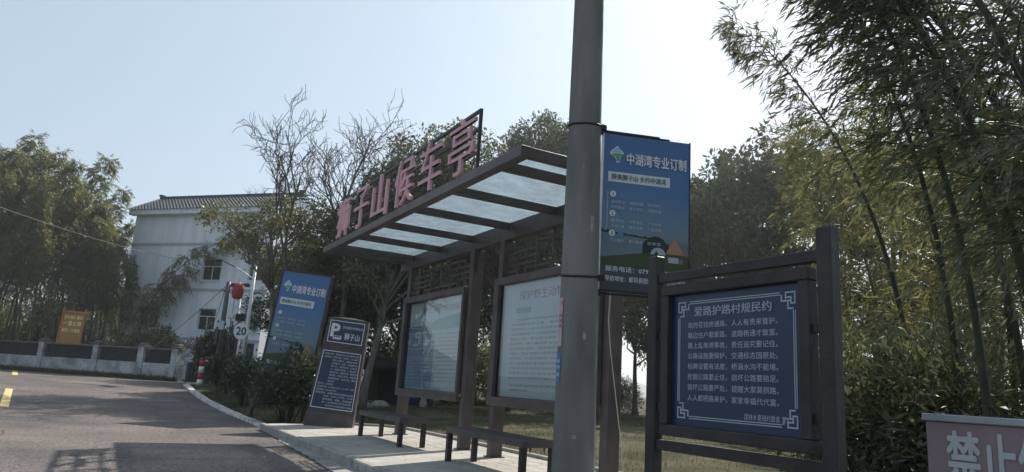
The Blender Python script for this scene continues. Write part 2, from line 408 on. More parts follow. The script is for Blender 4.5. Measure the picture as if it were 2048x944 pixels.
# ================================================================== GROUND, ROAD, PLATFORM
def asphalt():
    m = bpy.data.materials.new('reddish_grey_asphalt'); m.use_nodes = True; t = m.node_tree; b = t.nodes['Principled BSDF']
    tc = t.nodes.new('ShaderNodeTexCoord')
    n1 = t.nodes.new('ShaderNodeTexNoise'); n1.inputs['Scale'].default_value = 16; n1.inputs['Detail'].default_value = 10; n1.inputs['Roughness'].default_value = .88
    n2 = t.nodes.new('ShaderNodeTexNoise'); n2.inputs['Scale'].default_value = .55; n2.inputs['Detail'].default_value = 5
    vo = t.nodes.new('ShaderNodeTexVoronoi'); vo.inputs['Scale'].default_value = 55
    for n in (n1, n2, vo): t.links.new(tc.outputs['Object'], n.inputs['Vector'])
    r1 = t.nodes.new('ShaderNodeValToRGB'); e = r1.color_ramp.elements
    e[0].position = .40; e[0].color = (.050, .044, .043, 1); e[1].position = .61; e[1].color = (.255, .232, .222, 1)
    t.links.new(n1.outputs[0], r1.inputs[0])
    r2 = t.nodes.new('ShaderNodeValToRGB'); e = r2.color_ramp.elements
    e[0].position = .34; e[0].color = (.66, .68, .70, 1); e[1].position = .64; e[1].color = (1.18, 1.10, 1.07, 1)
    t.links.new(n2.outputs[0], r2.inputs[0])
    mx = t.nodes.new('ShaderNodeMix'); mx.data_type = 'RGBA'; mx.blend_type = 'MULTIPLY'; mx.inputs[0].default_value = 1
    t.links.new(r1.outputs[0], mx.inputs[6]); t.links.new(r2.outputs[0], mx.inputs[7])
    wn = t.nodes.new('ShaderNodeTexNoise'); wn.inputs['Scale'].default_value = 1.3; wn.inputs['Detail'].default_value = 6; t.links.new(tc.outputs['Object'], wn.inputs['Vector'])
    va = t.nodes.new('ShaderNodeVectorMath'); va.operation = 'MULTIPLY_ADD'; va.inputs[1].default_value = (.5, .5, .5); t.links.new(wn.outputs['Color'], va.inputs[0]); t.links.new(tc.outputs['Object'], va.inputs[2])
    vc = t.nodes.new('ShaderNodeTexVoronoi'); vc.feature = 'DISTANCE_TO_EDGE'; vc.inputs['Scale'].default_value = .32; t.links.new(va.outputs[0], vc.inputs['Vector'])
    rc = t.nodes.new('ShaderNodeValToRGB'); e = rc.color_ramp.elements; e[0].position = .002; e[0].color = (.35, .35, .35, 1); e[1].position = .008; e[1].color = (1, 1, 1, 1); t.links.new(vc.outputs['Distance'], rc.inputs[0])
    mk = t.nodes.new('ShaderNodeValToRGB'); e = mk.color_ramp.elements; e[0].position = .52; e[1].position = .60; t.links.new(n2.outputs[0], mk.inputs[0])
    m2 = t.nodes.new('ShaderNodeMix'); m2.data_type = 'RGBA'; m2.blend_type = 'MULTIPLY'; t.links.new(mk.outputs[0], m2.inputs[0]); t.links.new(mx.outputs[2], m2.inputs[6]); t.links.new(rc.outputs[0], m2.inputs[7])
    t.links.new(m2.outputs[2], b.inputs['Base Color'])
    bu = t.nodes.new('ShaderNodeBump'); bu.inputs['Strength'].default_value = .7; bu.inputs['Distance'].default_value = .012
    t.links.new(vo.outputs['Distance'], bu.inputs['Height']); t.links.new(bu.outputs[0], b.inputs['Normal'])
    b.inputs['Roughness'].default_value = .82; b.inputs['Specular IOR Level'].default_value = .25
    return m
M['asphalt'] = asphalt()
M['concrete'] = mat('pale_platform_concrete', (.34, .325, .30), .85, (.45, .43, .395), 2.2, 8, bumpk=.2, bscale=60)
M['kerb'] = mat('worn_kerb_concrete', (.25, .245, .23), .85, (.38, .365, .335), 5, 8, bumpk=.3, bscale=50)
M['gutter'] = mat('stained_gutter_concrete', (.22, .225, .22), .8, (.33, .325, .30), 2.5, 8, bumpk=.2, bscale=50)
M['white_paint'] = mat('worn_white_road_paint', (.30, .29, .27), .75, (.72, .70, .64), 7, 9, bumpk=.3, bscale=60)
M['yellow'] = mat('worn_yellow_road_paint', (.30, .24, .12), .75, (.74, .58, .26), 9, 9, contrast=(.30, .52))
def lawn():
    m = bpy.data.materials.new('dry_winter_lawn'); m.use_nodes = True; t = m.node_tree; b = t.nodes['Principled BSDF']
    tc = t.nodes.new('ShaderNodeTexCoord')
    n1 = t.nodes.new('ShaderNodeTexNoise'); n1.inputs['Scale'].default_value = .9; n1.inputs['Detail'].default_value = 7
    n2 = t.nodes.new('ShaderNodeTexNoise'); n2.inputs['Scale'].default_value = 26; n2.inputs['Detail'].default_value = 6
    for n in (n1, n2): t.links.new(tc.outputs['Object'], n.inputs['Vector'])
    r1 = t.nodes.new('ShaderNodeValToRGB'); e = r1.color_ramp.elements
    e[0].position = .36; e[0].color = (.040, .046, .027, 1); e[1].position = .66; e[1].color = (.125, .114, .076, 1)
    t.links.new(n1.outputs[0], r1.inputs[0])
    r2 = t.nodes.new('ShaderNodeValToRGB'); e = r2.color_ramp.elements
    e[0].position = .3; e[0].color = (.55, .55, .55, 1); e[1].position = .7; e[1].color = (1.35, 1.32, 1.25, 1)
    t.links.new(n2.outputs[0], r2.inputs[0])
    mx = t.nodes.new('ShaderNodeMix'); mx.data_type = 'RGBA'; mx.blend_type = 'MULTIPLY'; mx.inputs[0].default_value = 1
    t.links.new(r1.outputs[0], mx.inputs[6]); t.links.new(r2.outputs[0], mx.inputs[7]); t.links.new(mx.outputs[2], b.inputs['Base Color'])
    bu = t.nodes.new('ShaderNodeBump'); bu.inputs['Strength'].default_value = .8; bu.inputs['Distance'].default_value = .04
    t.links.new(n2.outputs[0], bu.inputs['Height']); t.links.new(bu.outputs[0], b.inputs['Normal'])
    b.inputs['Roughness'].default_value = .95; b.inputs['Specular IOR Level'].default_value = .1
    return m
M['lawn'] = lawn()
def graded(lo, a, b, hi, step):
    c = list(np.arange(a, b+1e-6, step)); g = step; x = b; up = []
    while x < hi: g *= 1.35; x += g; up.append(x)
    g = step; x = a; dn = []
    while x > lo: g *= 1.35; x -= g; dn.append(x)
    return np.array(dn[::-1]+c+up)
gx = graded(-1500, -12, 40, 2500, .5); gy = graded(-1200, -6, 52, 2500, .5)
V = np.array([(x, y, gz(x, y)-(.03 if (x < 2.6 and -6 > x) else 0)) for y in gy for x in gx]); nx = len(gx)
F = np.array([(j*nx+i, j*nx+i+1, (j+1)*nx+i+1, (j+1)*nx+i) for j in range(len(gy)-1) for i in range(nx-1)])
g = np_mesh('ground', V, F, M['lawn'], smooth=True); tag(g, kind='structure')
M['water'] = mat('lake_water', (.05, .07, .08), .12, bumpk=.25, bscale=1.5, spec=.5, col2=(.06, .085, .09), scale=.05)
wv = MB(); wv.add([(-1200, 55, -1.6), (18, -60, -1.6), (2400, -1200, -1.6), (2400, 2400, -1.6), (-1200, 2400, -1.6)], [(0, 1, 2, 3, 4)], M['water'])
structure(wv, 'lake_water')
M['hill'] = mat('wooded_hillside', (.05, .065, .045), .95, (.08, .09, .06), .05, 8)
hm = MB(); hv = []; NH = 160
for i in range(NH+1):
    a = R_(-70)+R_(190)*i/NH; rr = 900 if a > .1 else 420; k = sstep(-.25, .25, a); rr = 420+480*k
    hh = (26+14*math.sin(5*a+1)+9*math.sin(13*a)+5*math.sin(31*a))*(1 if k > .5 else .9)
    for q, z in ((rr, -4), (rr*1.05, hh*.6), (rr*1.12, hh), (rr*1.4, -4)): hv.append((math.sin(a)*q, math.cos(a)*q, z))
hm.add(hv, [(i*4+j, i*4+j+1, (i+1)*4+j+1, (i+1)*4+j) for i in range(NH) for j in range(3)], M['hill'], True)
structure(hm, 'hills')

EDGE = [(-40, 2.45), (8.6, 2.54), (10.5, 2.66), (12.1, 2.71), (14.6, 2.93), (16.5, 2.95), (19.7, 2.78), (23, 2.66), (26.7, 2.66), (30.4, 2.78), (31.0, 3.3), (31.3, 5.0)]
def edge_x(y): return float(np.interp(y, [e[0] for e in EDGE], [e[1] for e in EDGE]))
WA, WB = at(0, 742, 44)[:2], at(358, 766, 35)[:2]           # foot line of the low wall
WD = (WB-WA)/np.linalg.norm(WB-WA); WN = np.array([WD[1], -WD[0]])
if WN[1] > 0: WN = -WN                                       # towards the road
WA2 = WA-WD*16; WL = np.linalg.norm(WB-WA2)
def far_x(y):   # road side of the verge below the wall
    p = WA+WN*.75; return p[0]+(y-p[1])/WD[1]*WD[0]
rows = list(np.arange(-40, 31.0, .5))+list(np.arange(31.0, 52, .4)); rv_ = []; rf = []; C_ = 12
for y in rows:
    xl = -8 if y < 30 else -8-(y-30)*3
    xr = edge_x(y) if y < 31.3 else (11 if y < 33.4 else 3.3)
    if y > 33.0 or True: xr = min(xr, max(far_x(y), -60)) if y > 34 else xr
    if xr < xl+.5: xl = xr-30
    for i in range(C_+1):
        x = xl+(xr-xl)*i/C_; rv_.append((x, y, gz(x, y)+.006 if x > 2.9 else zg(y)+.006))
rf = [(j*(C_+1)+i, j*(C_+1)+i+1, (j+1)*(C_+1)+i+1, (j+1)*(C_+1)+i) for j in range(len(rows)-1) for i in range(C_)]
rd = MB(); rd.add(rv_, rf, M['asphalt'], True); structure(rd, 'road')
ym = MB()
for (xa, ya, xb, yb, w0) in ((-1.66, 18.6, -2.1, 24.0, .17), (-2.68, 31.6, -3.36, 39.2, .18), (-1.15, 8.0, -1.42, 13.4, .16), (-.9, -2.5, -1.0, 2.9, .16)):
    n = 8; vs = []
    for i in range(n+1):
        x = xa+(xb-xa)*i/n; y = ya+(yb-ya)*i/n; z = zg(y)+.011; vs += [(x-w0/2, y, z), (x+w0/2, y, z)]
    ym.add(vs, [(2*i, 2*i+1, 2*i+3, 2*i+2) for i in range(n)], M['yellow'])
structure(ym, 'road_marking')
# kerb strip along the grass, gutter and platform
kb = MB(); pts = [(edge_x(y), y) for y in np.arange(15.0, 30.5, .5)]+[(2.95, 30.8), (3.3, 31.0), (3.9, 31.15), (4.6, 31.22)]
vs = []; n = len(pts); rk = random.Random(3)
for i, (x, y) in enumerate(pts):
    d = Vector((pts[min(i+1, n-1)][0]-pts[max(i-1, 0)][0], pts[min(i+1, n-1)][1]-pts[max(i-1, 0)][1])).normalized(); nn_ = Vector((d.y, -d.x))
    z = zg(y); w0 = .21+rk.uniform(-.02, .02)
    vs += [(x, y, z-.02), (x+nn_.x*.02, y+nn_.y*.02, z+.055), (x+nn_.x*w0, y+nn_.y*w0, z+.06), (x+nn_.x*(w0+.02), y+nn_.y*(w0+.02), z-.02)]
kb.add(vs, [(i*4+j, i*4+j+1, (i+1)*4+j+1, (i+1)*4+j) for i in range(n-1) for j in range(3)], M['white_paint'])
structure(kb, 'kerb')
gt = MB(); ys = list(np.arange(-6, 14.9, .15)); vs = []
for y in ys:
    x0 = edge_x(y)+rk.uniform(-.035, .03); vs += [(x0, y, .016), (2.93, y, .02)]
gt.add(vs, [(2*i, 2*i+1, 2*i+3, 2*i+2) for i in range(len(ys)-1)], M['gutter']); structure(gt, 'gutter')
PF = [(2.86, 2.2), (5.64, 2.2), (5.64, 12.6), (5.60, 14.2), (5.35, 14.72), (4.8, 14.93), (3.3, 14.9), (3.0, 14.75), (2.9, 14.4)]
pm = MB(); n = len(PF)
pm.add([(x, y, .128) for x, y in PF]+[(x, y, -.1) for x, y in PF], [tuple(range(n))]+[(i, i+n, (i+1) % n+n, (i+1) % n) for i in range(n)], M['concrete'])
for x in (4.72, 5.02, 5.32):                                   # joints of the paving strip at the back, slightly sunk lines
    pm.box(x-.006, x+.006, 2.4, 14.3, .1275, .1295, M['gutter'])
rk = random.Random(8)
for j in range(3):
    x = 4.72+.3*j
    for k in range(20):
        y = 2.5+.6*k+(.3 if j % 2 else 0)
        if y < 14.2: pm.box(x+.006, x+.294, y-.005, y+.005, .1275, .1293, M['gutter'])
structure(pm, 'pavement')
pk = MB()
def strip(pts, w0, z0, z1, m, mb):
    vs = []; n = len(pts)
    for i, (x, y) in enumerate(pts):
        d = Vector((pts[min(i+1, n-1)][0]-pts[max(i-1, 0)][0], pts[min(i+1, n-1)][1]-pts[max(i-1, 0)][1])).normalized(); k = Vector((d.y, -d.x))
        vs += [(x, y, z0), (x, y, z1-.012), (x+k.x*.012, y+k.y*.012, z1), (x+k.x*(w0-.012), y+k.y*(w0-.012), z1), (x+k.x*w0, y+k.y*w0, z1-.012), (x+k.x*w0, y+k.y*w0, z0)]
    mb.add(vs, [(i*6+j, i*6+j+1, (i+1)*6+j+1, (i+1)*6+j) for i in range(n-1) for j in range(5)], m)
strip([(5.66, y) for y in np.arange(2.2, 12.7, .75)]+[(5.63, 14.2), (5.38, 14.75), (4.8, 14.96), (3.9, 14.95)], .10, .0, .175, M['kerb'], pk)
rk = random.Random(4)
for k in range(13):                                            # kerb stones along the road side
    y0 = 1.8+k*1.0
    if y0 < 14: pk.box(2.838+rk.uniform(0, .008), 2.96, y0, y0+.99, -.05, .134+rk.uniform(-.003, .004), M['kerb'], .014)
structure(pk, 'pavement_kerb')

# ================================================================== BUS SHELTER
SX, SY, SZ = 4.92, 9.7, .13                                    # local x runs from the far end to the near end, y into the lawn
sh = thing('bus_shelter', 'long dark brown bus shelter with glazed flat roof and pink rooftop lettering', 'bus shelter', (SX, SY, SZ), R_(-90))
mt = M['metal']
for yc in (12.885, 10.168, 9.175, 6.53):
    x = SY-yc; m_ = MB(); m_.box(x-.068, x+.068, 0, .18, 0, 3.12, mt, .006); m_.box(x-.10, x+.10, -.03, .21, 0, .012, mt); m_.build('post', sh)
zb, zt = 3.27, 3.385
b = MB(); b.box(SY-13.47, SY-5.94, 3.33-SX, 3.454-SX, zb, zt, mt, .006); b.build('front_beam', sh)
b = MB(); b.box(SY-13.47, SY-5.94, .02, .16, 3.12, zt, mt, .006); b.build('rear_beam', sh)
XB = []
for yc in (13.42, 12.83, 11.57, 10.31, 9.05, 7.79, 6.53, 5.99):
    x = SY-yc; XB.append(x); b = MB(); b.box(x-.048, x+.048, 3.456-SX, .018, zb+.002, zt-.004, mt, .005); b.build('cross_beam', sh)
def roof_glass():
    m = bpy.data.materials.new('wavy_roof_glass'); m.use_nodes = True; t = m.node_tree; t.nodes.remove(t.nodes['Principled BSDF']); out = t.nodes['Material Output']
    tc = t.nodes.new('ShaderNodeTexCoord'); mp = t.nodes.new('ShaderNodeMapping'); mp.inputs['Scale'].default_value = (5, 2.2, 3)
    n = t.nodes.new('ShaderNodeTexNoise'); n.inputs['Scale'].default_value = 1.6; n.inputs['Detail'].default_value = 6; n.inputs['Distortion'].default_value = .6
    oi = t.nodes.new('ShaderNodeObjectInfo'); ml = t.nodes.new('ShaderNodeMath'); ml.operation = 'MULTIPLY'; ml.inputs[1].default_value = 40; t.links.new(oi.outputs['Random'], ml.inputs[0]); t.links.new(ml.outputs[0], mp.inputs['Location'])
    t.links.new(tc.outputs['Object'], mp.inputs[0]); t.links.new(mp.outputs[0], n.inputs['Vector'])
    r = t.nodes.new('ShaderNodeValToRGB'); r.color_ramp.elements[0].position = .40; r.color_ramp.elements[0].color = (.14, .14, .14, 1); r.color_ramp.elements[1].position = .85; r.color_ramp.elements[1].color = (.32, .32, .32, 1)
    t.links.new(n.outputs[0], r.inputs[0])
    tp = t.nodes.new('ShaderNodeBsdfTransparent'); tp.inputs[0].default_value = (.80, .88, .92, 1)
    tl = t.nodes.new('ShaderNodeBsdfTranslucent'); tl.inputs[0].default_value = (.62, .72, .78, 1)
    rf_ = t.nodes.new('ShaderNodeBsdfRefraction'); rf_.inputs['Color'].default_value = (.85, .92, .95, 1); rf_.inputs['IOR'].default_value = 1.12; rf_.inputs['Roughness'].default_value = .04
    bu = t.nodes.new('ShaderNodeBump'); bu.inputs['Strength'].default_value = .32; bu.inputs['Distance'].default_value = .04
    t.links.new(n.outputs[0], bu.inputs['Height']); t.links.new(bu.outputs[0], rf_.inputs['Normal'])
    gl = t.nodes.new('ShaderNodeBsdfGlossy'); gl.inputs['Roughness'].default_value = .1
    a = t.nodes.new('ShaderNodeMixShader'); a.inputs[0].default_value = .55; t.links.new(tp.outputs[0], a.inputs[1]); t.links.new(rf_.outputs[0], a.inputs[2])
    c = t.nodes.new('ShaderNodeMixShader'); t.links.new(r.outputs[0], c.inputs[0]); t.links.new(a.outputs[0], c.inputs[1]); t.links.new(tl.outputs[0], c.inputs[2])
    d = t.nodes.new('ShaderNodeMixShader'); d.inputs[0].default_value = .06; t.links.new(c.outputs[0], d.inputs[1]); t.links.new(gl.outputs[0], d.inputs[2])
    t.links.new(d.outputs[0], out.inputs[0]); return m
M['roofglass'] = roof_glass()
for i in range(7):
    b = MB(); b.box(XB[i]+.05, XB[i+1]-.05, 3.458-SX, .016, zt-.022, zt-.012, M['roofglass']); b.build('roof_glass', sh)
# lattice bays
def lattice(x0, x1):
    b = MB(); z0, z1 = 2.56, 3.115; W = x1-x0; H = z1-z0; t_ = .028
    def vb(f, a=0, c=1): b.box(x0+W*f-t_/2, x0+W*f+t_/2, .055, .087, z0+H*a, z0+H*c, mt)
    def hb(f, a=0, c=1): b.box(x0+W*a, x0+W*c, .06, .082, z0+H*f-t_/2, z0+H*f+t_/2, mt)
    for f in (.335, .50, .66): vb(f)
    vb(.12, 0, .62); vb(.225, 0, .78); vb(.78, 0, .80); vb(.885, 0, .80)
    hb(.15, .22, .78); hb(.80, .22, .885); hb(.60, 0, .13); hb(.62, .12, .335); hb(.44, 0, .335); hb(.28, 0, .335); hb(.12, 0, .12)
    hb(.60, .66, 1); hb(.42, .66, 1); hb(.24, .78, 1)
    b.build('lattice', sh)
LX = (SY-12.817, SY-10.236), (SY-9.107, SY-6.598)
for a, c in LX: lattice(a, c)
# small fret brackets between the two bays
for s in (0, 1):
    b = MB(); xa = SY-10.1+.0 if s == 0 else SY-9.243; k = 1 if s == 0 else -1
    b.box(xa, xa+k*.03, .05, .08, 2.75, 3.0, mt); b.box(xa, xa+k*.16, .052, .078, 2.97, 3.0, mt); b.box(xa+k*.13, xa+k*.16, .054, .076, 3.0, 3.119, mt); b.box(xa+k*.16, xa+k*.26, .05, .08, 3.03, 3.06, mt)
    b.build('fret_bracket', sh)

def glass_mat(name, refl=.12, tint=(.9, .95, .97), rough=.01):
    if name in MATS: return MATS[name]
    m = bpy.data.materials.new(name); m.use_nodes = True; MATS[name] = m; t = m.node_tree; t.nodes.remove(t.nodes['Principled BSDF']); out = t.nodes['Material Output']
    tp = t.nodes.new('ShaderNodeBsdfTransparent'); tp.inputs[0].default_value = (*tint, 1)
    gl = t.nodes.new('ShaderNodeBsdfGlossy'); gl.inputs['Roughness'].default_value = rough
    lw = t.nodes.new('ShaderNodeLayerWeight'); lw.inputs[0].default_value = .5
    pw = t.nodes.new('ShaderNodeMath'); pw.operation = 'POWER'; pw.inputs[1].default_value = 4.5; t.links.new(lw.outputs['Facing'], pw.inputs[0])
    ad = t.nodes.new('ShaderNodeMath'); ad.operation = 'ADD'; ad.inputs[1].default_value = refl; ad.use_clamp = True; t.links.new(pw.outputs[0], ad.inputs[0])
    mx = t.nodes.new('ShaderNodeMixShader'); t.links.new(ad.outputs[0], mx.inputs[0]); t.links.new(tp.outputs[0], mx.inputs[1]); t.links.new(gl.outputs[0], mx.inputs[2]); t.links.new(mx.outputs[0], out.inputs[0]); return m
M['case_glass'] = glass_mat('display_case_glass', .10)
M['paper'] = mat('bluish_white_poster_paper', (.56, .60, .65), .6, (.64, .68, .72), 1.5)
M['paper2'] = mat('plain_white_torn_paper', (.80, .80, .77), .7)
M['teal'] = mat('teal_poster_block', (.16, .30, .34), .6, (.20, .35, .39), 3)
M['red_print'] = mat('faded_red_print', (.45, .13, .14), .6)
M['grey_print'] = mat('faded_grey_print', (.16, .18, .22), .6)
M['green_print'] = mat('green_print', (.10, .24, .17), .6)
TXT_A = ['为加强野生动物保护管理工作，维护生物', '多样性和生态平衡，推进生态文明建设，', '根据中华人民共和国野生动物保护法规，', '任何组织和个人有保护野生动物及其栖息', '地的义务，禁止违法猎捕、运输、交易野', '生动物，禁止破坏野生动物的栖息场所。', '违反规定猎捕、杀害国家重点保护野生动', '物的，由主管部门没收猎获物和工具，并', '处罚款；构成犯罪的，依法追究刑事责任', '禁止食用国家重点保护的野生动物，以及', '没有合法来源和检疫证明的其他保护动物', '举报和控告违反野生动物保护法的行为，', '全社会应当共同参与保护与宣传的工作。']
def display(x0, x1, title, kind):
    z0, z1 = .71, 2.53; fw = .105; f = MB()
    f.box(x0, x1, -.062, -.003, z1-fw, z1, mt, .006); f.box(x0, x1, -.062, -.003, z0, z0+fw+.02, mt, .006)
    f.box(x0, x0+.15, -.061, -.003, z0+fw+.021, z1-fw-.001, mt, .006); f.box(x1-.07, x1, -.061, -.003, z0+fw+.021, z1-fw-.001, mt, .006)
    fr = f.build('display_frame', sh)
    c = MB(); a, e, zl, zh = x0+.15, x1-.07, z0+fw+.02, z1-fw
    c.box(a-.01, e+.01, .07, .10, zl-.01, zh+.01, mt); c.box(a-.012, a-.001, -.003, .07, zl, zh, M['black']); c.box(e+.001, e+.012, -.003, .07, zl, zh, M['black'])
    c.box(a, e, -.003, .07, zl-.012, zl-.001, M['black']); c.box(a, e, -.003, .07, zh+.001, zh+.012, M['black']); c.build('display_case', sh)
    p = MB(); p.quad(a+.012, e-.012, zl+.012, zh-.012, .062, M['paper'], .004); W = e-a; H = zh-zl
    X = lambda u: a+W*u
    Z = lambda v: zh-H*v
    if kind == 'plain':
        p.text(title, X(.18), Z(.155), H*.085, .058, M['red_print'], W*.78, bold=.012)
        p.quad(X(.15), X(.31), Z(.265), Z(.22), .059, M['green_print']); p.quad(X(.158), X(.302), Z(.26), Z(.225), .0575, M['teal'])
        for i, s in enumerate(TXT_A):
            ln = .80 if i not in (0, 12) else .72
            p.text(s, X(.10 if i else .16), Z(.335+.042*i), H*.021, .058, M['grey_print'], W*ln)
        p.text('全社会共同爱护野生动物', X(.12), Z(.90), H*.02, .058, M['grey_print'], W*.6); p.text('违者必究', X(.12), Z(.94), H*.02, .058, M['grey_print'], W*.2)
    else:
        p.text(title, X(.26), Z(.145), H*.07, .058, M['red_print'], W*.70, bold=.010)
        p.poly([(X(.01), Z(.29)), (X(.30), Z(.27)), (X(.60), Z(.215)), (X(.99), Z(.17)), (X(.99), Z(.33)), (X(.01), Z(.36))], .060, M['teal'], .001)
        p.quad(X(.02), X(.50), Z(.98), Z(.365), .0605, mat('blue_grey_poster_block', (.34, .42, .51), .6), .001)
        for i, s in enumerate(TXT_A):
            p.text(s, X(.06), Z(.44+.042*i), H*.019, .058, M['grey_print'], W*.42); p.text(s[::-1], X(.53), Z(.40+.042*i), H*.019, .058, M['grey_print'], W*.43)
    ps = p.build('poster', sh)
    if kind != 'plain':
        q = MB(); q.poly([(X(.015), Z(.012)), (X(.26), Z(.02)), (X(.27), Z(.15)), (X(.13), Z(.19)), (X(.05), Z(.225)), (X(.0155), Z(.225))], .05, M['paper2'], .002); q.build('torn_paper', ps)
    g_ = MB(); g_.box(a, e, -.012, -.007, zl, zh, M['case_glass']); g_.build('glass_pane', sh)
display(SY-12.95, SY-10.262, '野生动物资源保护', 'old')
display(SY-9.24, SY-6.60, '保护野生动物相关知识', 'plain')
# rooftop lettering
sf = MB(); fy = 3.40-SX; dk = M['metal_dark']; xa, xb = SY-12.75, SY-7.08
def sbar(p, q, w0=.035): sf.bar((p[0], fy, p[1]), (q[0], fy, q[1]), w0, w0, dk)
sbar((xa, 4.14), (xb, 4.14)); sbar((xa, 3.90), (xb, 3.90), .028); sbar((xa, 3.62), (xb, 3.62), .028)
for x in (xa, SY-11.7, SY-10.6, SY-9.55, SY-8.5, SY-7.72, xb): sbar((x, zt-.01), (x, 4.155))
sbar((SY-7.70, 4.12), (SY-7.42, 3.92), .028)
sf = sf.build('sign_frame', sh)
M['pink'] = mat('faded_pink_red_sheet', (.62, .35, .40), .6, (.70, .43, .48), 4)
for ch, ya, yb in (('狮', 12.70, 11.98), ('子', 11.68, 10.98), ('山', 10.74, 10.04), ('候', 9.70, 8.98), ('车', 8.76, 8.04), ('亭', 7.80, 7.10)):
    c = MB(); c.text(ch, SY-ya, 3.40+.02, .70, fy-.065, M['pink'], ya-yb, bold=.011, th=.035, res=3, back=True); c.build('character', sf)
# white cord down the near post
cd = MB(); P = [at(1221, 578, 7.75), at(1217, 640, 7.75), at(1221, 700, 7.7), at(1231, 790, 7.65), at(1240, 870, 7.6), at(1248, 960, 7.55)]
cd.tube(P, .0055, mat('pale_cord', (.45, .44, .40), .7), 6); tag(cd.build('cord'), 'thin pale cord hanging down beside the near shelter post', 'cord')

# ------------------------------------------------------------------ benches
def bench(y0, y1, label):
    t = thing('bench', label, 'bench', (4.235, (y0+y1)/2, .13), R_(-90), 'slatted brown benches under the shelter'); L = y1-y0; x0, x1 = -L/2, L/2; ya, yb = -.215, .215
    s = MB()
    for k in range(7):
        y = ya+.012+k*.0594; s.box(x0+.005, x1-.005, y, y+.05, .392, .43, M['metal_dark'], .004)
    s.build('seat', t)
    f = MB(); f.box(x0, x1, ya-.012, ya+.01, .355, .43, M['metal']); f.box(x0, x1, yb-.01, yb+.012, .355, .43, M['metal'])
    f.box(x0-.012, x0, ya-.012, yb+.012, .355, .43, M['metal']); f.box(x1, x1+.012, ya-.012, yb+.012, .355, .43, M['metal'])
    for k in (-.10, .08): f.lathe([(.012, 0), (.010, .02), (.002, .065)][::-1] if False else [(.002, 0), (.010, .045), (.012, .065)], M['metal_dark'], 8, (x1-.03, k, .29))
    f.build('seat_frame', t)
    for x in (x0+.035, x1-.035):
        for y in (ya+.03, yb-.03):
            l = MB(); l.box(x-.034, x+.034, y-.034, y+.034, 0, .39, M['metal_dark'], .004); l.build('leg', t)
bench(10.36, 12.31, 'low brown slatted bench nearer the parking totem')
bench(6.74, 8.68, 'low brown slatted bench beside the concrete pole')

# ------------------------------------------------------------------ concrete pole with its bands and notices
pole = thing('utility_pole', 'tall tapering grey concrete utility pole rising out of the picture', 'utility pole', (2.845, 4.085, 0), 0, None, (0, R_(-.55)))
m_ = MB(); m_.lathe([(.152, -.2), (.152, 0), (.140, 1.0), (.128, 2.2), (.112, 4.0), (.095, 6.0), (.08, 8.5)], M['concrete_pole'], 40); m_.build('shaft', pole)
def prad(z): return float(np.interp(z, [0, 1, 2.2, 4, 6], [.152, .140, .128, .112, .095]))
def wrap(z0, z1, a0, a1, m, name, label, txt=None, off=.004):
    k = MB(); n = 10; vs = []
    for i in range(n+1):
        a = a0+(a1-a0)*i/n
        for z in (z0, z1): rr = prad(z)+off; vs.append((rr*math.sin(a), -rr*math.cos(a), z))
    k.add(vs, [(2*i, 2*i+2, 2*i+3, 2*i+1) for i in range(n)], m, True)
    if txt:
        for (s, a, z, h, mm, rot) in txt:
            Vg, Fg = glyphs(s, .01); A = Vg.min(0); Bx = Vg.max(0); q = h/(Bx[1]-A[1])
            rr = prad(z)+off+.002
            k.add([(rr*math.sin(a+(v[0]-A[0])*q/rr), -rr*math.cos(a+(v[0]-A[0])*q/rr), z+(v[1]-A[1])*q) for v in Vg], Fg, mm)
    o = k.build(name, pole); o['label'] = label; return o
azc = math.atan2(-2.845, 4.085)   # angle (about local -y) that faces the camera
FA = math.atan2(-2.845, 4.085)
pinkp = mat('pink_paper', (.58, .40, .48), .8); bluep = mat('blue_sticker', (.09, .24, .40), .7)
lt = -1.25+FA
wrap(1.40, 1.735, FA-1.34, FA-.90, pinkp, 'pink_notice', 'faded pink paper strip with dark characters', [('车证', FA-1.22, 1.60, .022, M['black'], 0), ('办证', FA-1.22, 1.565, .022, M['black'], 0), ('电话', FA-1.22, 1.53, .02, M['black'], 0), ('广告', FA-1.25, 1.68, .03, mat('magenta_print', (.5, .08, .3), .6), 0)])
wrap(1.16, 1.36, FA-1.38, FA-.90, bluep, 'blue_notice', 'torn blue sticker with white characters', [('管道', FA-1.25, 1.29, .022, M['white'], 0), ('疏通', FA-1.25, 1.25, .022, M['white'], 0), ('电话', FA-1.25, 1.20, .022, M['white'], 0)])
for z0, z1, a0, a1 in ((.80, .825, FA-.12, FA+.10), (2.66, 2.685, FA-.02, FA+.05), (2.2, 2.32, FA+.5, FA+.72), (1.45, 1.5, FA+.25, FA+.4)):
    wrap(z0, z1, a0, a1, mat('old_paper_residue', (.24, .245, .24), .85, (.36, .36, .35), 25, 6), 'paper_scrap', 'pale scrap of torn paper', None, .002)
for z in (1.90, 3.02):
    k = MB(); vs = [(prad(z)*1.02*math.cos(a), prad(z)*1.02*math.sin(a), z+.02*math.cos(a-1.0)) for a in np.linspace(0, 2*math.pi, 25)]
    k.tube(vs, .008, M['black'], 6); rr_ = prad(z)*1.05; k.box(rr_*.80-.02, rr_*.80+.03, -rr_*.62-.02, -rr_*.62+.02, z-.03, z+.012, M['black'], .004); k.build('band', pole)

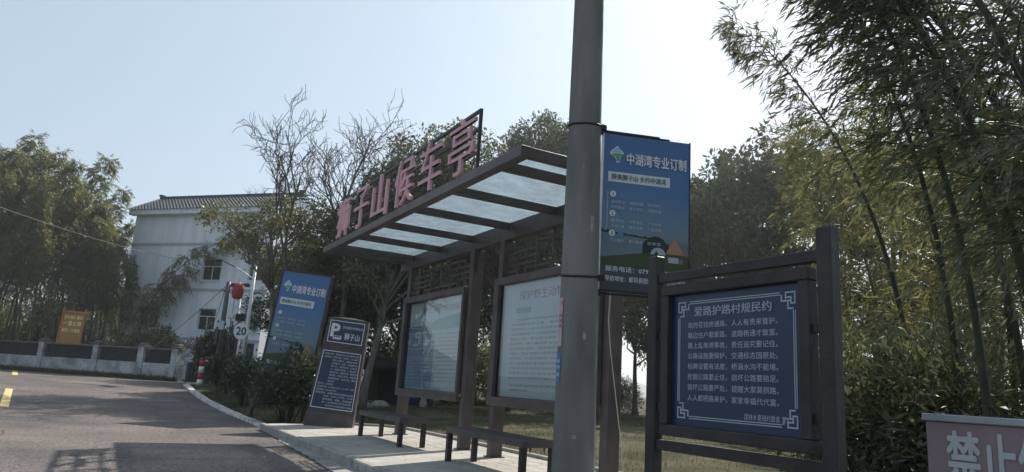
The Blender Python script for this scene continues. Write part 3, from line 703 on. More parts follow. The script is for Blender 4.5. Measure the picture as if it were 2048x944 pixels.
# ------------------------------------------------------------------ the two adverts
def advert_mat(z0, H):
    m = bpy.data.materials.new('printed_dusk_sky_picture'); m.use_nodes = True; t = m.node_tree; b = t.nodes['Principled BSDF']
    tc = t.nodes.new('ShaderNodeTexCoord'); sp = t.nodes.new('ShaderNodeSeparateXYZ'); t.links.new(tc.outputs['Object'], sp.inputs[0])
    mr = t.nodes.new('ShaderNodeMapRange'); mr.inputs[1].default_value = z0; mr.inputs[2].default_value = z0+H; t.links.new(sp.outputs[2], mr.inputs[0])
    r = t.nodes.new('ShaderNodeValToRGB'); e = r.color_ramp.elements
    e[0].position = 0; e[0].color = (.018, .026, .034, 1); e[1].position = 1; e[1].color = (.042, .125, .31, 1)
    for p, c in ((.20, (.03, .05, .06)), (.30, (.07, .12, .16)), (.36, (.13, .19, .24)), (.44, (.10, .185, .28)), (.62, (.055, .15, .31)), (.8, (.045, .135, .32))):
        q = e.new(p); q.color = (*c, 1)
    t.links.new(mr.outputs[0], r.inputs[0]); t.links.new(r.outputs[0], b.inputs['Base Color']); b.inputs['Roughness'].default_value = .35
    return m
M['pill'] = mat('pale_printed_strip', (.62, .68, .72), .5); M['dgreen'] = mat('dark_green_print', (.03, .10, .06), .5)
M['dtree'] = mat('dark_printed_trees', (.022, .032, .030), .5); M['tent'] = mat('orange_tent_print', (.34, .20, .13), .5); M['tent2'] = mat('shaded_tent_print', (.16, .14, .16), .5)
M['lake_p'] = mat('printed_lake', (.12, .18, .22), .4); M['grass_p'] = mat('printed_grass', (.05, .065, .03), .5); M['dome'] = mat('white_tent_print', (.36, .40, .44), .5)
M['logo_g'] = mat('green_logo_print', (.10, .36, .14), .5); M['logo_b'] = mat('blue_logo_print', (.30, .52, .68), .5)
def advert(t, W, H, z0, y):
    """front face of the advert, local x to the right, facing -y"""
    X = lambda u: W*(u-.5)
    Z = lambda v: z0+H*(1-v)
    p = MB(); p.quad(X(0), X(1), Z(1), Z(0), y, advert_mat(z0, H), .01); a = p; e = y-.002
    a.poly([(X(.004), Z(.645)), (X(.3), Z(.655)), (X(.62), Z(.68)), (X(.62), Z(.80)), (X(.3), Z(.80)), (X(.004), Z(.80))], e, M['lake_p'], .001)
    rr = random.Random(2); up = [(X(.004+.598*i/40), Z(.632+.03*i/40-rr.random()*.012)) for i in range(41)]; dn = [(X(.602-.598*i/10), Z(.664-.022*i/10)) for i in range(11)]
    a.poly(up+dn, e-.001, M['dtree'], .001)
    bl = [(X(.47), Z(.80))]+[(X(.47+.30*i/24), Z(.70-.05*math.sin(math.pi*i/24)-rr.random()*.016)) for i in range(25)]+[(X(.77), Z(.80))]
    a.poly(bl, e-.0015, M['dtree'], .001)
    a.poly([(X(.004), Z(.80)), (X(.35), Z(.765)), (X(.6), Z(.745)), (X(.996), Z(.74)), (X(.996), Z(.85)), (X(.004), Z(.85))], e-.002, M['grass_p'], .001)
    a.poly([(X(.73), Z(.745)), (X(.835), Z(.635)), (X(.90), Z(.70)), (X(.94), Z(.745))], e-.003, M['tent'], .001)
    a.poly([(X(.835), Z(.635)), (X(.995), Z(.72)), (X(.995), Z(.755)), (X(.94), Z(.745)), (X(.90), Z(.70))], e-.0035, M['tent2'], .001)
    a.poly([(X(.56+.085*(1-math.cos(math.pi*i/12))), Z(.755-.045*math.sin(math.pi*i/12))) for i in range(13)], e-.004, M['dome'], .001)
    a.poly([(X(.60), Z(.755)), (X(.625), Z(.73)), (X(.65), Z(.755))], e-.005, M['dtree'], .001)
    a.quad(X(.76), X(.88), Z(.80), Z(.765), e-.0045, M['dome'], .001); a.quad(X(.885), X(.93), Z(.80), Z(.772), e-.0045, M['tent2'], .001)
    # emblem: mountain cloud over a green drop
    a.poly([(X(u), Z(v)) for u, v in ((.07, .125), (.10, .105), (.12, .098), (.145, .08), (.165, .08), (.18, .098), (.21, .108), (.235, .125), (.20, .138), (.19, .165), (.18, .185), (.15, .19), (.14, .165), (.11, .142), (.08, .14))], e-.001, M['white'], .001)
    a.poly([(X(u), Z(v)) for u, v in ((.08, .123), (.105, .107), (.125, .102), (.148, .086), (.163, .086), (.178, .102), (.205, .112), (.222, .122), (.15, .124))], e-.002, M['logo_b'], .001)
    a.poly([(X(u), Z(v)) for u, v in ((.085, .133), (.15, .128), (.222, .128), (.195, .138), (.187, .16), (.176, .178), (.153, .183), (.146, .163), (.115, .14))], e-.0025, M['logo_g'], .001)
    a.poly([(X(.06), Z(.315)), (X(.77), Z(.315)), (X(.77), Z(.25)), (X(.06), Z(.25))], e, M['pill'], .001)
    a.quad(X(.06), X(.066), Z(.70), Z(.375), e, M['lead'], .001)
    for v in (.395, .52, .645): a.poly([(X(.12)+W*.034*math.cos(2*math.pi*i/20), Z(v)+W*.034*math.sin(2*math.pi*i/20)) for i in range(20)], e-.003, M['white'], .001)
    a.poly([(X(u), Z(v)) for u, v in ((.19, .415), (.22, .375), (.25, .415))], e-.002, mat('faint_icon_print', (.12, .22, .38), .5), .001)
    a.poly([(X(u), Z(v)) for u, v in ((.19, .505), (.205, .50), (.25, .53), (.24, .545))], e-.002, MATS['faint_icon_print'], .001)
    a.quad(X(.19), X(.25), Z(.66), Z(.635), e-.002, MATS['faint_icon_print'], .001)
    l = p; e2 = y-.0075
    l.text('中湖湾专业订制', X(.265), Z(.195), H*.078, e2, M['white'], W*.69, bold=.022)
    l.text('醉美狮子山·乡约中湖湾', X(.10), Z(.302), H*.040, e2, M['dgreen'], W*.62, bold=.012)
    for v, s in ((.395, '1'), (.52, '2'), (.645, '3')): l.text(s, X(.12), Z(v+.011), H*.022, e2, M['navy'], bold=.02, align='C')
    for v, ss in ((.455, ('活动策划', '团建拓展', '研学旅行')), (.49, ('同学聚会', '亲子游玩', '团餐快宴')), (.575, ('露营地', '特色营位', '户外烧烤')), (.61, ('泳池沙滩', '露天茶座', '儿童乐园')), (.70, ('生态垂钓', '篝火晚会', '农家菜'))):
        for u, s in zip((.10, .31, .52), ss): l.text(s, X(u), Z(v), H*.020, e2, M['lead'], W*.155)
    l.text('服务电话：0793-6869186', X(.06), Z(.885), H*.034, e2, M['white'], W*.80, bold=.006)
    l.text('导航地址：鄱阳县团林乡狮子山中湖湾', X(.06), Z(.945), H*.034, e2, M['white'], W*.90, bold=.006)
    p.build('printed_panel', t)
# banner hanging on the pole
TL, TR, BL = at(1207, 267, 5.07), at(1377, 297, 5.32), at(1203, 573, 5.07)
dx = (TR-TL)[:2]; BW = float(np.linalg.norm(dx)); BH = float(TL[2]-BL[2])+.02; ang = math.atan2(dx[1], dx[0])
cx, cyy = (TL[:2]+TR[:2])/2
bn = thing('banner_sign', 'blue camping advert panel hung on the side of the concrete pole', 'banner', (cx, cyy, BL[2]-.02), ang)
advert(bn, BW, BH, 0, -.02)
f = MB(); f.box(-BW/2-.008, -BW/2, -.028, .018, -.008, BH+.008, M['zinc']); f.box(BW/2, BW/2+.006, -.026, .018, -.008, BH+.008, M['black']); f.box(-BW/2, BW/2, -.0085, .016, 0, BH, M['lead'])
f.box(-BW/2, BW/2*.52, -.026, .018, BH, BH+.010, M['black']); f.box(-BW/2, BW/2, -.026, .018, -.010, 0, M['black']); f.build('frame', bn)
for z in (BH+.018, -.028):
    k = MB(); k.bar((-BW/2-.14, .0, z), (BW/2*.3, 0, z), .022, .016, M['black']); k.box(-BW/2-.06, -BW/2+.01, -.03, .03, z-.022, z+.026, M['black']); k.build('arm', bn)
# leaning billboard behind the hedge
TL, TR = at(568, 538, 17.5), at(661, 556, 17.35)
dx = (TR-TL)[:2]; bw = 1.32; ang = math.atan2(dx[1], dx[0])-.15; ln = -R_(6)
bb = thing('leaning_billboard', 'blue camping billboard leaning to the right behind the clipped bush', 'billboard', (TL[0]+.10, TL[1], .05), ang, None, (0, 0))
bb.rotation_mode = 'XYZ'; ang -= .32; bb.rotation_euler = (0, R_(6.5), ang)
_rm = bb.rotation_euler.to_matrix(); bb.location = Vector(TL)-_rm @ Vector((0, -.03, 3.48))
b = thing
f = MB(); BHH = 2.45; f.box(-.045, 0, -.03, .04, 0, 3.48, M['metal_dark'], .004); f.box(bw, bw+.045, -.03, .04, 0, 3.48, M['metal_dark'], .004)
f.box(0, bw, -.02, .035, 3.44, 3.48, M['metal_dark']); f.box(0, bw, -.02, .035, 3.44-BHH-.04, 3.44-BHH, M['metal_dark']); f.box(0, bw, .005, .03, 3.44-BHH, 3.44, M['lead'])
fo = f.build('frame', bb)
hold = bpy.data.objects.new('advert_face', None)
class _Off: pass
pa = MB()
def advert_off(t, W, H, z0, y, ox):
    n0 = set(bpy.data.objects); advert(t, W, H, z0, y)
    for o in bpy.data.objects:
        if o not in n0 and o.parent == t: o.location.x += ox
advert_off(bb, bw, BHH, 3.44-BHH, -.012, bw/2)
bpy.data.objects.remove(hold)

# ------------------------------------------------------------------ parking totem
A, B = at(607, 851, 15.1), at(704, 857, 15.0)
A = np.array([3.64, 14.60]); B = np.array([4.50, 14.18]); d_ = B-A; kw = float(np.linalg.norm(d_)); ang = math.atan2(d_[1], d_[0])
kt = thing('parking_totem', 'dark brown tapered parking totem with two navy information panels', 'sign', (A[0], A[1], .13), ang)
kt.rotation_euler = (0, R_(4.2), ang)
def ktb(z): return .0+.095*z/2.2, kw-.045*z/2.2
m_ = MB(); H0 = 2.18
def prism(z0, z1, y0, y1, ins=0, m=None):
    a0, b0 = ktb(z0); a1, b1 = ktb(z1)
    m_.add([(a0+ins, y0, z0), (b0-ins, y0, z0), (b0-ins, y1, z0), (a0+ins, y1, z0), (a1+ins, y0, z1), (b1-ins, y0, z1), (b1-ins, y1, z1), (a1+ins, y1, z1)],
           [(3, 2, 1, 0), (4, 5, 6, 7), (0, 1, 5, 4), (1, 2, 6, 5), (2, 3, 7, 6), (3, 0, 4, 7)], m or M['metal'])
prism(0, .30, -.02, .24); prism(.301, 1.555, 0, .22, .0); prism(1.556, 1.625, .02, .20, .012); prism(1.626, H0, 0, .22)
m_.add([(.13, 0, H0), (kw-.06, 0, H0), (kw-.06, .2, H0), (.13, .2, H0), (kw*.62, .06, H0+.04), (kw*.62, .14, H0+.04)], [(0, 1, 4), (1, 2, 5, 4), (2, 3, 5), (3, 0, 4, 5)], M['metal'])
m_.build('body', kt)
KT = ['线路名称：鄱阳客运总站-莲林公园', '途经站点：莲林公园、柳湖村、松山路口', '狮子山路口、团林乡政府、', '彭泽路口、金家、鸡园街村社', '南门口（泽府王家、瓦家坊）', '门、西津文化园、土游公园、', '鄱阳中学、滨城商店、鄱阳湖', '博物馆、市民文化城、商都商', '贸附属学校、北京大队、鄱阳', '客运总站', '通车方式：客运班线', '发班时间：6:30至18:00（1小时一班）', '监督电话：0793-6217049', '乘客须知：请遵守道路交通安全法律', '法规，招手上下车、不得', '携带易燃、易爆、危险品乘', '车，全程请系好安全带。', '鄱阳县交通运输局 监制']
def ring(mb, x0, x1, z0, z1, y, t_, m):
    mb.quad(x0, x1, z0, z0+t_, y, m); mb.quad(x0, x1, z1-t_, z1, y, m); mb.quad(x0, x0+t_, z0+t_, z1-t_, y, m); mb.quad(x1-t_, x1, z0+t_, z1-t_, y, m)
M['print_soft'] = mat('soft_white_print', (.55, .6, .68), .5)
x0, x1 = .125, kw-.085
p = MB(); p.quad(x0, x1, 1.66, 2.145, -.008, M['navy'], .006); l = p; ring(l, x0+.02, x1-.02, 1.68, 2.125, -.012, .014, M['white'])
l.text('P', x0+.075, 1.80, .25, -.012, M['white'], .155, bold=.04)
bx = x0+.125; l.quad(bx, bx+.17, 1.745, 1.82, -.0162, M['white']); l.quad(bx+.012, bx+.158, 1.783, 1.81, -.0185, M['navy'])
for k in range(4): l.quad(bx+.045+.035*k, bx+.050+.035*k, 1.783, 1.81, -.0205, M['white'])
for k in (.035, .13): l.poly([(bx+k+.017*math.cos(2*math.pi*i/14), 1.743+.017*math.sin(2*math.pi*i/14)) for i in range(14)], -.0185, M['navy']); l.poly([(bx+k+.009*math.cos(2*math.pi*i/12), 1.743+.009*math.sin(2*math.pi*i/12)) for i in range(12)], -.0205, M['white'])
l.text('农村客运停靠站点', x0+.29, 1.975, .055, -.012, M['white'], x1-x0-.34, bold=.005); l.text('狮子山', x0+.35, 1.755, .135, -.012, M['white'], .31, bold=.012); l.build('upper_panel', kt)
x0, x1 = .04, kw-.055; p = MB(); zA, zB = .35, 1.53
p.poly([(x0-.01, zA), (x1+.02, zA), (x1-.005, zB), (x0+.065, zB)], -.008, M['navy'], .006); l = p; t_ = .013
def frm(z, s): f_ = (z-zA)/(zB-zA); return (x0+.015+.06*f_) if s == 0 else (x1-.002-.018*f_)
for s in (0, 1):
    a, c = frm(zA+.02, s), frm(zB-.02, s); k = t_ if s == 0 else -t_
    l.poly([(a, zA+.02), (a+k, zA+.02), (c+k, zB-.02), (c, zB-.02)], -.012, M['white'])
l.quad(frm(zA, 0)+.014, frm(zA, 1)-.014, zA+.02, zA+.034, -.012, M['white']); l.quad(frm(zB, 0)+.012, frm(zB, 1)-.012, zB-.034, zB-.02, -.012, M['white'])
for i, s in enumerate(KT):
    z = zB-.083-.0595*i; xl = frm(z, 0)+.04; xr = frm(z, 1)-.035; ind = 0
    if 2 <= i <= 9 or 14 <= i <= 16: ind = .185 if i < 10 else .165
    if i == 17: ind = .25
    wd = {9: .13, 10: .30, 12: .40}.get(i, xr-xl-ind)
    l.text(s, xl+ind, z-.02, .036 if i != 17 else .033, -.012, M['print_soft'], wd, bold=.004)
l.build('lower_panel', kt)

# ------------------------------------------------------------------ village notice board on the right
nb = thing('notice_board', 'dark notice board with navy village road rules hung between two posts', 'notice board', (2.8, 2.64, .05), R_(-90))
md = M['metal_dark']
for x, w_ in ((-.600, .040), (.570, .040)):
    b = MB(); b.box(x-w_, x+w_, -.034, .034, -.05, 1.875 if x < 0 else 1.865, md, .007); b.build('post', nb)
for z in (1.735, .79):
    b = MB(); b.box(-.559, .529, -.022, .022, z-.028, z+.028, md, .004); b.build('rail', nb)
for x, zz in ((-.53, 1.40), (-.53, 1.0), (.50, 1.40), (.50, 1.0)):
    b = MB(); b.box(x-.022, x+.022, -.016, .016, zz-.02, zz+.02, md); b.build('bracket', nb)
b = MB(); X0, X1, ZA, ZB = -.515, .488, .845, 1.685
for a in ((X0, X1, ZB-.06, ZB), (X0, X1, ZA, ZA+.06)): b.box(a[0], a[1], -.038, .03, a[2], a[3], md, .005)
b.box(X0, X0+.06, -.037, .029, ZA+.061, ZB-.061, md, .004); b.box(X1-.06, X1, -.037, .029, ZA+.061, ZB-.061, md, .004); b.box(X0+.061, X1-.061, .011, .028, ZA+.061, ZB-.061, md); b.build('board_frame', nb)
p = MB(); a0, a1, c0, c1 = X0+.062, X1-.062, ZA+.062, ZB-.062; p.quad(a0, a1, c0, c1, .0, M['navy'], .01); l = p; e = -.003; Wb, Hb = a1-a0, c1-c0; fx0, fx1, fz0, fz1 = a0+Wb*.055, a1-Wb*.04, c0+Hb*.055, c1-Hb*.055; lw = .0045; pr = M['lead']
for k in (0, .011):
    l.quad(fx0+.09, fx1-.09, fz1-k-lw, fz1-k, e, pr); l.quad(fx0+.09, fx1-.09, fz0+k, fz0+k+lw, e, pr)
    l.quad(fx0+k, fx0+k+lw, fz0+.09, fz1-.09, e, pr); l.quad(fx1-k-lw, fx1-k, fz0+.09, fz1-.09, e, pr)
for sx in (0, 1):
    for sz in (0, 1):
        def q(u0, u1, v0, v1):
            xs = (fx0+u0, fx0+u1) if sx == 0 else (fx1-u1, fx1-u0); zs = (fz0+v0, fz0+v1) if sz == 0 else (fz1-v1, fz1-v0)
            l.quad(xs[0], xs[1], zs[0], zs[1], e, pr)
        t_ = .007
        q(0, .06, 0, t_); q(0, t_, t_, .06); q(.053, .06, t_, .035); q(t_, .03, .053, .06); q(.023, .03, .023, .053); q(.03, .053, .023, .03); q(.03, .085, .04, .047); q(.04, .047, .047, .085); q(.078, .085, t_+.006, .04); q(t_+.006, .04, .078, .085)
l.text('爱路护路村规民约', a0+Wb*.20, c1-Hb*.175, Hb*.072, e, M['lead'], Wb*.60, bold=.012)
NBT = [('政府花钱修通路，', '人人有责来管护。'), ('路边住户都爱路，', '道路畅通才致富。'), ('路上乱堆诱事故，', '责任追究要记住。'), ('公路设施要保护，', '交通标志固原处。'), ('标牌设置有法度，', '桥涵水沟不能堵。'), ('挖掘公路要止住，', '损坏公路要赔足。'), ('毁坏公路要严处，', '提醒大家莫损路。'), ('人人都把路来护，', '家家幸福代代富。')]
for i, (s1, s2) in enumerate(NBT):
    z = c1-Hb*(.26+.078*i)
    l.text(s1, a0+Wb*.145, z-.004, Hb*.047, e, M['lead'], Wb*.325, bold=.006); l.text(s2, a0+Wb*.505, z-.004, Hb*.047, e, M['lead'], Wb*.335, bold=.006)
l.text('团林乡夏钱村委会 宣', a0+Wb*.60, c0+Hb*.085, Hb*.042, e, M['lead'], Wb*.285, bold=.006); l.build('board_panel', nb)

# ------------------------------------------------------------------ faded red warning board, lower right
A, B = at(1850, 826, 3.45), at(2048, 823, 3.35); d_ = (B-A)[:2]; ang = math.atan2(d_[1], d_[0])
rs = thing('warning_board', 'faded pinkish red board with big white stencilled characters under the bamboo', 'sign board', (A[0], A[1], 0), ang)
M['redboard'] = mat('faded_red_paint', (.20, .150, .165), .7, (.26, .195, .21), 2.5, 6, bumpk=.1)
M['grey_lip'] = mat('weathered_grey_edge', (.25, .27, .28), .7, (.36, .38, .39), 6)
b = MB(); RW = 2.3; HT = float(A[2]); b.box(0, RW, 0, .03, .35, HT-.03, M['redboard'], .003); bo = b
b = MB(); b.box(-.01, RW+.01, -.014, .045, HT-.029, HT, M['grey_lip'], .004); b.build('top_lip', rs)
for x in (.05, 1.1, 2.2):
    b = MB(); b.box(x-.025, x+.025, .031, .08, -.1, HT-.05, M['grey_lip']); b.build('post', rs)
l = bo; l.text('禁止倾倒垃圾', .075, HT-.25, .185, -.003, mat('white_stencil_paint', (.42, .45, .46), .7), 1.02*.71, bold=.03); l.build('board', rs)

# ================================================================== LEFT: WALL, SIGN, HOUSE, LAMPS
def brick(name, c1, c2, mortar, sc_):
    m = bpy.data.materials.new(name); m.use_nodes = True; t = m.node_tree; b = t.nodes['Principled BSDF']
    tc = t.nodes.new('ShaderNodeTexCoord'); sp = t.nodes.new('ShaderNodeSeparateXYZ'); cb = t.nodes.new('ShaderNodeCombineXYZ'); t.links.new(tc.outputs['Object'], sp.inputs[0]); t.links.new(sp.outputs[0], cb.inputs[0]); t.links.new(sp.outputs[2], cb.inputs[1])
    br = t.nodes.new('ShaderNodeTexBrick'); t.links.new(cb.outputs[0], br.inputs['Vector']); br.inputs['Scale'].default_value = sc_
    br.inputs['Color1'].default_value = (*c1, 1); br.inputs['Color2'].default_value = (*c2, 1); br.inputs['Mortar'].default_value = (*mortar, 1); br.inputs['Mortar Size'].default_value = .018
    n = t.nodes.new('ShaderNodeTexNoise'); n.inputs['Scale'].default_value = 1.6; n.inputs['Detail'].default_value = 8; t.links.new(tc.outputs['Object'], n.inputs['Vector'])
    r = t.nodes.new('ShaderNodeValToRGB'); r.color_ramp.elements[0].position = .35; r.color_ramp.elements[0].color = (.5, .5, .5, 1); r.color_ramp.elements[1].position = .62; r.color_ramp.elements[1].color = (1.1, 1.1, 1.1, 1); t.links.new(n.outputs[0], r.inputs[0])
    mx = t.nodes.new('ShaderNodeMix'); mx.data_type = 'RGBA'; mx.blend_type = 'MULTIPLY'; mx.inputs[0].default_value = 1; t.links.new(br.outputs[0], mx.inputs[6]); t.links.new(r.outputs[0], mx.inputs[7]); t.links.new(mx.outputs[2], b.inputs['Base Color'])
    bu = t.nodes.new('ShaderNodeBump'); bu.inputs['Strength'].default_value = .5; bu.inputs['Distance'].default_value = .02; bu.invert = True; t.links.new(br.outputs['Fac'], bu.inputs['Height']); t.links.new(bu.outputs[0], b.inputs['Normal'])
    b.inputs['Roughness'].default_value = .85; return m
M['brick'] = brick('whitewashed_grey_brick', (.40, .41, .42), (.58, .59, .60), (.22, .23, .24), 4.2)
M['tilegrey'] = mat('dark_grey_roof_tile', (.022, .024, .028), .8, (.05, .052, .058), 12)
M['coping'] = mat('grey_coping', (.10, .105, .11), .85, (.17, .175, .18), 6)
lw_ = thing('low_wall', 'low whitewashed brick wall with dark tile lattice panels and capped piers', 'wall', (WA2[0], WA2[1], .40), math.atan2(WD[1], WD[0]))
b = MB(); zs = lambda u: 0
b.box(0, WL, -.12, .12, -.4, .80, M['brick']); b.build('brick_base', lw_)
b = MB(); b.box(0, WL, -.15, .15, 1.40, 1.47, M['coping'], .01); b.build('coping', lw_)
def wallu(px, D=40):
    """distance along the wall where the direction of a pixel meets it"""
    d = at(px, 700, 1.0)[:2]; a = np.array([[d[0], -WD[0]], [d[1], -WD[1]]]); s = np.linalg.solve(a, WA2); return float(s[1])
piers = [wallu(x) for x in (87, 197, 288, 356)]
piers = [piers[0]-(piers[1]-piers[0])*1.05*k for k in (3, 2, 1) if piers[0]-(piers[1]-piers[0])*1.05*k > .3]+piers
for u in piers:
    b = MB(); b.box(u-.17, u+.17, -.17, .17, -.4, 1.50, M['brick']); b.box(u-.23, u+.23, -.23, .23, 1.505, 1.56, M['coping'], .01); b.box(u-.15, u+.15, -.15, .15, 1.562, 1.68, M['coping'], .03); b.build('pier', lw_)
pp = [0]+piers+[WL]
for a, c in zip(pp[:-1], pp[1:]):
    a, c = a+.18, c-.18
    if c-a < .3: continue
    b = MB(); n = max(2, int((c-a)/.17)); st = (c-a)/n; z0, z1 = .802, 1.398
    b.box(a, c, .05, .08, z0, z1, M['tilegrey'])
    for i in range(n):
        for j in range(4):
            zc = z0+(j+.5)*(z1-z0)/4; x = a+(i+.5)*st; h_ = (z1-z0)/8
            q = [(x-st/2, zc), (x, zc+h_), (x+st/2, zc), (x, zc-h_)]
            for k in range(4): b.bar((q[k][0], -.02, q[k][1]), (q[(k+1) % 4][0], -.02, q[(k+1) % 4][1]), .05, .022, M['tilegrey'], up=(0, 1, 0))
    b.build('tile_lattice', lw_)
# brown wooden sign behind the wall
A, B = at(112, 684, 42.3), at(160, 690, 41.6); d_ = (B-A)[:2]; sw = float(np.linalg.norm(d_)); ang = math.atan2(d_[1], d_[0])
ws = thing('wooden_sign', 'orange brown wooden sign with gilt characters behind the low wall', 'sign', (A[0], A[1], .45), ang, None, (0, R_(2)))
M['wood'] = mat('orange_brown_varnished_wood', (.36, .165, .05), .45, (.46, .23, .075), 3, 6, stretch=(1, 1, 8))
M['gilt'] = mat('gilt_paint', (.88, .74, .32), .5)
hb_ = float(A[2])-.45; tp = hb_+1.62
for x in (0, sw-.12): 
    b = MB(); b.box(x-.045, x+.045, -.045, .045, -.2, tp+.12, M['wood'], .006); b.build('post', ws)
b = MB(); b.box(-.05, sw+.18, -.052, .05, tp-.12, tp-.02, M['wood'], .006); b.build('rail', ws)
b = MB(); b.box(.046, sw-.166, -.02, .02, hb_-.02, tp-.14, M['wood']); l = b; bwid = sw-.30
for s, z, h in (('饶河灌区 鄱阳', tp-.42, .16), ('一灌主渠', tp-.76, .24), ('鄱阳二干渠道', tp-1.08, .18)): l.text(s, .10, z, h, -.025, M['gilt'], bwid, bold=.02)
l.build('board', ws)

# house
HL, HR = at(275, 425, 47)[:2], at(558, 410, 40.2)[:2]; hu = (HR-HL)/np.linalg.norm(HR-HL)
hs = thing('village_house', 'white three storey village house with dark tiled roof behind the wall', 'house', (HL[0], HL[1], .30), math.atan2(hu[1], hu[0]))
M['render_white'] = mat('white_render', (.80, .84, .90), .9, (.64, .68, .74), 1.6, 8, contrast=(.40, .72), stretch=(1, 1, .16))
M['band'] = mat('grey_render_band', (.42, .44, .48), .9)
HWd, HDp = 9.9, 5.6
wins = [(5.42, 6.72, 5.62, 6.86), (8.55, 9.5, 5.62, 6.86), (5.62, 6.82, 2.86, 4.04), (8.72, 9.75, 2.86, 4.04), (1.35, 2.85, 2.86, 4.04)]
xs = sorted({0, HWd} | {w_[0] for w_ in wins} | {w_[1] for w_ in wins} | {8.82, 9.62}); zsl = sorted({-.3, 9.7} | {w_[2] for w_ in wins} | {w_[3] for w_ in wins} | {2.25})
b = MB()
door = (8.82, 9.62, -.3, 2.25)
for i in range(len(xs)-1):
    for j in range(len(zsl)-1):
        x, z = (xs[i]+xs[i+1])/2, (zsl[j]+zsl[j+1])/2
        if any(w_[0] < x < w_[1] and w_[2] < z < w_[3] for w_ in wins+[door]): continue
        b.add([(xs[i], 0, zsl[j]), (xs[i+1], 0, zsl[j]), (xs[i+1], 0, zsl[j+1]), (xs[i], 0, zsl[j+1])], [(0, 1, 2, 3)], M['render_white'])
for w_ in wins+[door]:                                          # reveals
    x0, x1, z0, z1 = w_; k = .16
    b.add([(x0, 0, z0), (x1, 0, z0), (x1, 0, z1), (x0, 0, z1), (x0, k, z0), (x1, k, z0), (x1, k, z1), (x0, k, z1)], [(0, 4, 5, 1), (1, 5, 6, 2), (2, 6, 7, 3), (3, 7, 4, 0)], M['render_white'])
b.add([(0, 0, -.3), (0, HDp, -.3), (0, HDp, 9.7), (0, 2.0, 10.75), (0, 0, 9.7)], [(4, 3, 2, 1, 0)], M['render_white'])
b.add([(HWd, 0, -.3), (HWd, HDp, -.3), (HWd, HDp, 9.7), (HWd, 2.0, 10.75), (HWd, 0, 9.7)], [(0, 1, 2, 3, 4)], M['render_white'])
b.add([(0, HDp, -.3), (HWd, HDp, -.3), (HWd, HDp, 9.7), (0, HDp, 9.7)], [(3, 2, 1, 0)], M['render_white'])
b.build('wall', hs)
b = MB()
for z in (7.70, 5.08, 2.36): b.box(-.03, HWd+.03, -.035, -.003, z-.07, z+.07, M['band'])
b.build('band', hs)
b = MB(); b.box(-.25, HWd+.25, -.38, -.004, 9.42, 9.74, M['render_white'], .01); b.build('eave_fascia', hs)
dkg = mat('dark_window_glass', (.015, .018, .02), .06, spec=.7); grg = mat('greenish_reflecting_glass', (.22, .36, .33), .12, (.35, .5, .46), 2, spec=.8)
fm = mat('white_window_frame', (.62, .64, .66), .5)
for i, (x0, x1, z0, z1) in enumerate(wins):
    f = MB(); t_ = .05; y0, y1 = .085, .135
    f.box(x0, x1, y0, y1, z0, z0+t_, fm); f.box(x0, x1, y0, y1, z1-t_, z1, fm); f.box(x0, x0+t_, y0, y1, z0+t_, z1-t_, fm); f.box(x1-t_, x1, y0, y1, z0+t_, z1-t_, fm)
    zm = z0+(z1-z0)*.62; f.box(x0+t_, x1-t_, y0+.004, y1-.004, zm, zm+.05, fm); xm = (x0+x1)/2; f.box(xm-.022, xm+.022, y0+.004, y1-.004, z0+t_, zm, fm)
    wo = f.build('window', hs)
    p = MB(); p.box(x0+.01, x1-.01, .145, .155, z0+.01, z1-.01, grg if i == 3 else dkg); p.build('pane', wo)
    s = MB(); s.box(x0-.06, x1+.06, -.06, .08, z0-.06, z0-.002, M['render_white']); s.build('sill', wo)
b = MB(); b.box(8.84, 9.60, .06, .12, -.3, 2.23, mat('dark_grey_door', (.04, .042, .045), .5)); dn_ = b.build('door', hs)
b = MB(); b.box(9.45, 9.49, .02, .058, .75, .95, M['zinc']); b.build('handle', dn_)
# roof: wavy dark tiles in courses
M['rooftile'] = mat('dark_blue_grey_tile', (.045, .055, .07), .5, (.075, .088, .105), 5, 5, spec=.5)
b = MB(); nC, nP = 12, 220; xw0, xw1 = -.45, HWd+.12; RYR = 2.0; RZ0, RZ1, RY0, RY1 = 9.62, 10.98, -.5, RYR
for side in (0, 1):
    for c_ in range(nC):
        vs = []
        for e_ in (0, 1):
            s = (c_+e_*1.06)/nC; yv = RY0+(RY1-RY0)*s; zv = RZ0+(RZ1-RZ0)*s+(.055 if e_ == 0 else .0)+.05
            if side: yv = RYR+(HDp+.4-RYR)*(1-s)
            for i in range(nP+1):
                x = xw0+(xw1-xw0)*i/nP; vs.append((x, yv, zv+.035*math.sin(2*math.pi*i/5)))
        fs = [(i, i+1, nP+2+i, nP+1+i) for i in range(nP)]
        if side: fs = [f_[::-1] for f_ in fs]
        b.add(vs, fs, M['rooftile'], True)
ro = b.build('roof', hs)
b = MB(); b.box(xw0, xw1, RYR-.14, RYR+.14, 10.98, 11.16, M['tilegrey'], .03); b.box(xw0-.06, xw0+.2, RYR-.16, RYR+.16, 11.162, 11.28, M['tilegrey'], .02); b.box(xw1-.2, xw1+.06, RYR-.16, RYR+.16, 11.162, 11.28, M['tilegrey'], .02); b.build('ridge', ro)
